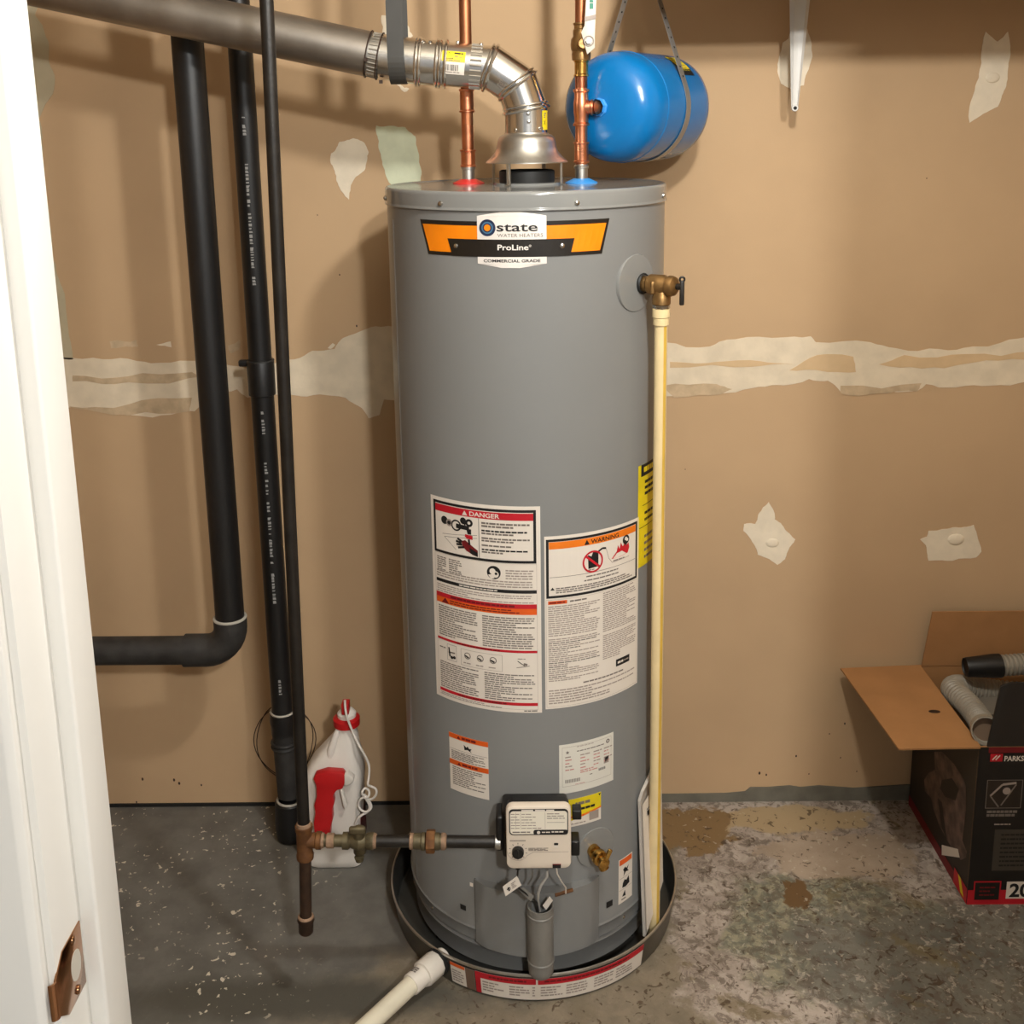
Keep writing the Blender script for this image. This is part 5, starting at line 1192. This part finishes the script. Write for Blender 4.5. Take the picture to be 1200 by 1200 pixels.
# print on the front
PF = on_plane((bx0, by0, 0), (1, 0, 0), (0, 0, 1))
def fu(px, py): p = at(px, py, by0-.0005); return (p.x-bx0)/(bx1-bx0), 1-p.z/bz
L = Lab(PF, 0, bz, bx1-bx0, bz)
u_, v_ = fu(1160, 880); L.rect(u_-.005, .0, 1, .035, M_ldred, 1)
a, b = fu(1161, 881), fu(1172, 890)
L.rect(a[0], a[1]+.012, a[0]+.60, b[1]+.012, M_lred, 1); L.line(a[0]+.010, b[1]+.002, a[0]+.028, a[1]+.022, .0025, M_paper, 2); L.line(a[0]+.024, b[1]+.002, a[0]+.042, a[1]+.022, .0025, M_paper, 2)
L.rect(a[0]+.054, a[1]+.010, a[0]+.61, b[1]+.014, M_cardprint, 2)
L.text('PARKSIDE', a[0]+.062, b[1]+.009, .0112, M_paper, 3, 'l', .86, .02)
a, b = fu(1157, 914), fu(1196, 947); L.frame(a[0], a[1], b[0], b[1], .0014, M_text, 1); L.rect(a[0]+.005, a[1]+.005, b[0]-.005, b[1]-.005, M_cardbrown, 1)
cxu, cyv = (a[0]+b[0])/2, (a[1]+b[1])/2
L.line(cxu-.06, cyv+.01, cxu-.01, cyv-.06, .004, M_textl, 2); L.line(cxu-.01, cyv-.06, cxu+.05, cyv-.07, .005, M_textl, 2); L.line(cxu+.05, cyv-.06, cxu-.01, cyv+.07, .003, M_text, 2); L.line(cxu-.06, cyv+.01, cxu-.02, cyv+.08, .003, M_text, 2); L.disc(cxu+.01, cyv-.02, .008, M_textl, 2)
L.bars(a[0]+.01, b[1]+.01, b[0]-.01, b[1]+.055, 2, M_text, 1, .7, .1)
a, b = fu(1166, 972), fu(1202, 1020); L.bars(fu(1165, 966)[0], fu(1165, 966)[1]-.006, fu(1184, 968)[0], fu(1165, 966)[1]+.006, 1, M_textl, 1, .7, 0); L.rect(a[0], a[1], 1, b[1], pm('print_grey_panel', (66, 60, 52), .5), 1); L.bars(a[0]+.03, a[1]+.02, .95, b[1]-.02, 8, M_cardprint, 2, .4, .3)
L.rect(0.0, fu(1150, 1043)[1], 1, 1, M_lred, 1)
a, b = fu(1143, 1034), fu(1170, 1054); L.rect(a[0]-.006, a[1]-.008, b[0]+.006, b[1]+.006, M_lred, 2); L.rect(a[0], a[1], b[0], b[1], M_cardprint, 3); L.bars(a[0]+.02, a[1]+.02, b[0]-.02, b[1]-.02, 3, M_ldred, 4, .4, .2)
a, b = fu(1180, 1033), fu(1205, 1052); L.rect(a[0], a[1], .75, b[1]+.004, M_paper, 2); L.text('20 L', a[0]+.014, b[1]-.010, .030, M_ink, 3, 'l', 1.0, .03)
L.done('front_print', fp)
# print on the left side
PS = on_plane((bx0, by1, 0), (0, -1, 0), (0, 0, 1))
def su(px, py):
    d = ray(px, py); t = (bx0-.0005-CAM.x)/d.x; p = CAM+d*t; return (by1-p.y)/(by1-by0), 1-p.z/bz
L = Lab(PS, 0, bz, by1-by0, bz)
L.rect(0, .93, 1, 1, M_ldred, 1); L.rect(.80, .90, 1, 1, M_lred, 2); L.quad((.86, .90), (.90, .90), (.96, .985), (.91, .985), M_lyellow, 3)
bag = [(1095, 881), (1104, 881), (1118, 895), (1130, 914), (1132, 921), (1132, 950), (1128, 985), (1133, 998), (1132, 1005), (1126, 1008), (1112, 988), (1101, 968), (1094, 948), (1091, 935), (1084, 927), (1083, 914), (1088, 906), (1096, 902)]
L.poly([su(*p) for p in bag], M_bag, 1); L.poly([su(*p) for p in ((1104, 914), (1116, 912), (1124, 925), (1120, 938), (1108, 934), (1102, 924))], M_cardbrown, 2)
L.poly([su(*p) for p in ((1099, 935), (1104, 940), (1110, 985), (1104, 970))], M_cardbrown, 2); L.poly([su(*p) for p in ((1116, 940), (1124, 940), (1120, 988), (1112, 984))], M_bag, 3)
L.poly([su(*p) for p in ((1104, 990), (1123, 995), (1125, 1005), (1104, 1002))], M_paper, 3)
L.done('side_print', box)

# contents ----------------------------------------------------------
def ribbed(mb, path, R, mt, pitch=.010, depth=.0016, segs=20):
    P = smooth([Vector(p) for p in path], 3); D = [0]
    for a, b in zip(P, P[1:]): D.append(D[-1]+(b-a).length)
    n = int(D[-1]/pitch*4); pts_, rr = [], []
    k = 0
    for i in range(n+1):
        s_ = D[-1]*i/n
        while k < len(D)-2 and D[k+1] < s_: k += 1
        t = (s_-D[k])/max(1e-9, D[k+1]-D[k]); pts_.append(P[k].lerp(P[k+1], t)); rr.append(R+depth*(1 if i % 4 in (0, 1) else -1))
    mb.tube(pts_, rr, mt, segs, False, True, False); return pts_
hose = thing('vacuum_hose', (bx0+.1, .15, .2), 'grey ribbed vacuum hose coiled inside the cardboard box, open end up front', 'hose')
E0 = at(1155, 855, -.004); R_h = .0245
path = [E0, at(1150, 846, .05), at(1134, 824, .12), at(1114, 808, .19), at(1122, 803, .245), at(1150, 808, .255), at(1185, 812, .25), at(1230, 815, .22)]
mb = MB(); pth = ribbed(mb, path, R_h, M_hose); build('hose_coil', mb, hose)
ea = (pth[0]-pth[4]).normalized()
mb = MB(); mb.lathe([(.0250, -.012), (.0290, -.010), (.0300, .010), (.0295, .014), (.0272, .014), (.0262, .002), (.025, -.012)], M_hose, pth[0], ea, 32); build('end_cuff', mb, hose)
mb = MB(); mb.lathe([(.0, -.004), (.0264, -.004)], pm('cuff_inside', (120, 98, 78), .6), pth[0], ea, 32); build('cuff_inside', mb, hose)
lid = thing('vacuum_cleaner', (bx0+.2, .14, .25), 'grey plastic vacuum cleaner head lying in the box beneath the coiled hose', 'vacuum cleaner')
lc = at(1175, 838, .12); mb = MB(); mb.lathe([(.135, -.09), (.135, -.03), (.128, -.008), (.10, .002), (.05, .008), (0, .009)], M_hosed, (lc.x+.035, .135, lc.z-.02), segs=48); build('lid_shell', mb, lid)
mb = MB(); lp = at(1162, 826, .12); mb.box((lp.x+.02, .12, lc.z-.012), (.045, .028, .014), M_black, None, .003); build('lid_latch', mb, lid)
hn = thing('hose_nozzle', (bx0+.15, .2, .36), 'black nozzle on a second grey ribbed hose lying across the box top', 'nozzle')
A0, A1, A2 = at(1131, 782, .215), at(1172, 780, .215), at(1260, 774, .215)
da = (A1-A0).normalized(); la = (A1-A0).length
mb = MB(); mb.lathe([(.0, .004), (.0185, .004), (.0205, 0), (.0215, .004), (.0245, la*.55), (.0262, la*.8), (.0262, la), (.022, la+.001)], M_black, A0, da, 32); build('nozzle_body', mb, hn)
mb = MB(); ribbed(mb, [A1-da*.003, A1.lerp(A2, .5), A2], .0215, M_hose, .0095, .0022); build('hose_length', mb, hn)
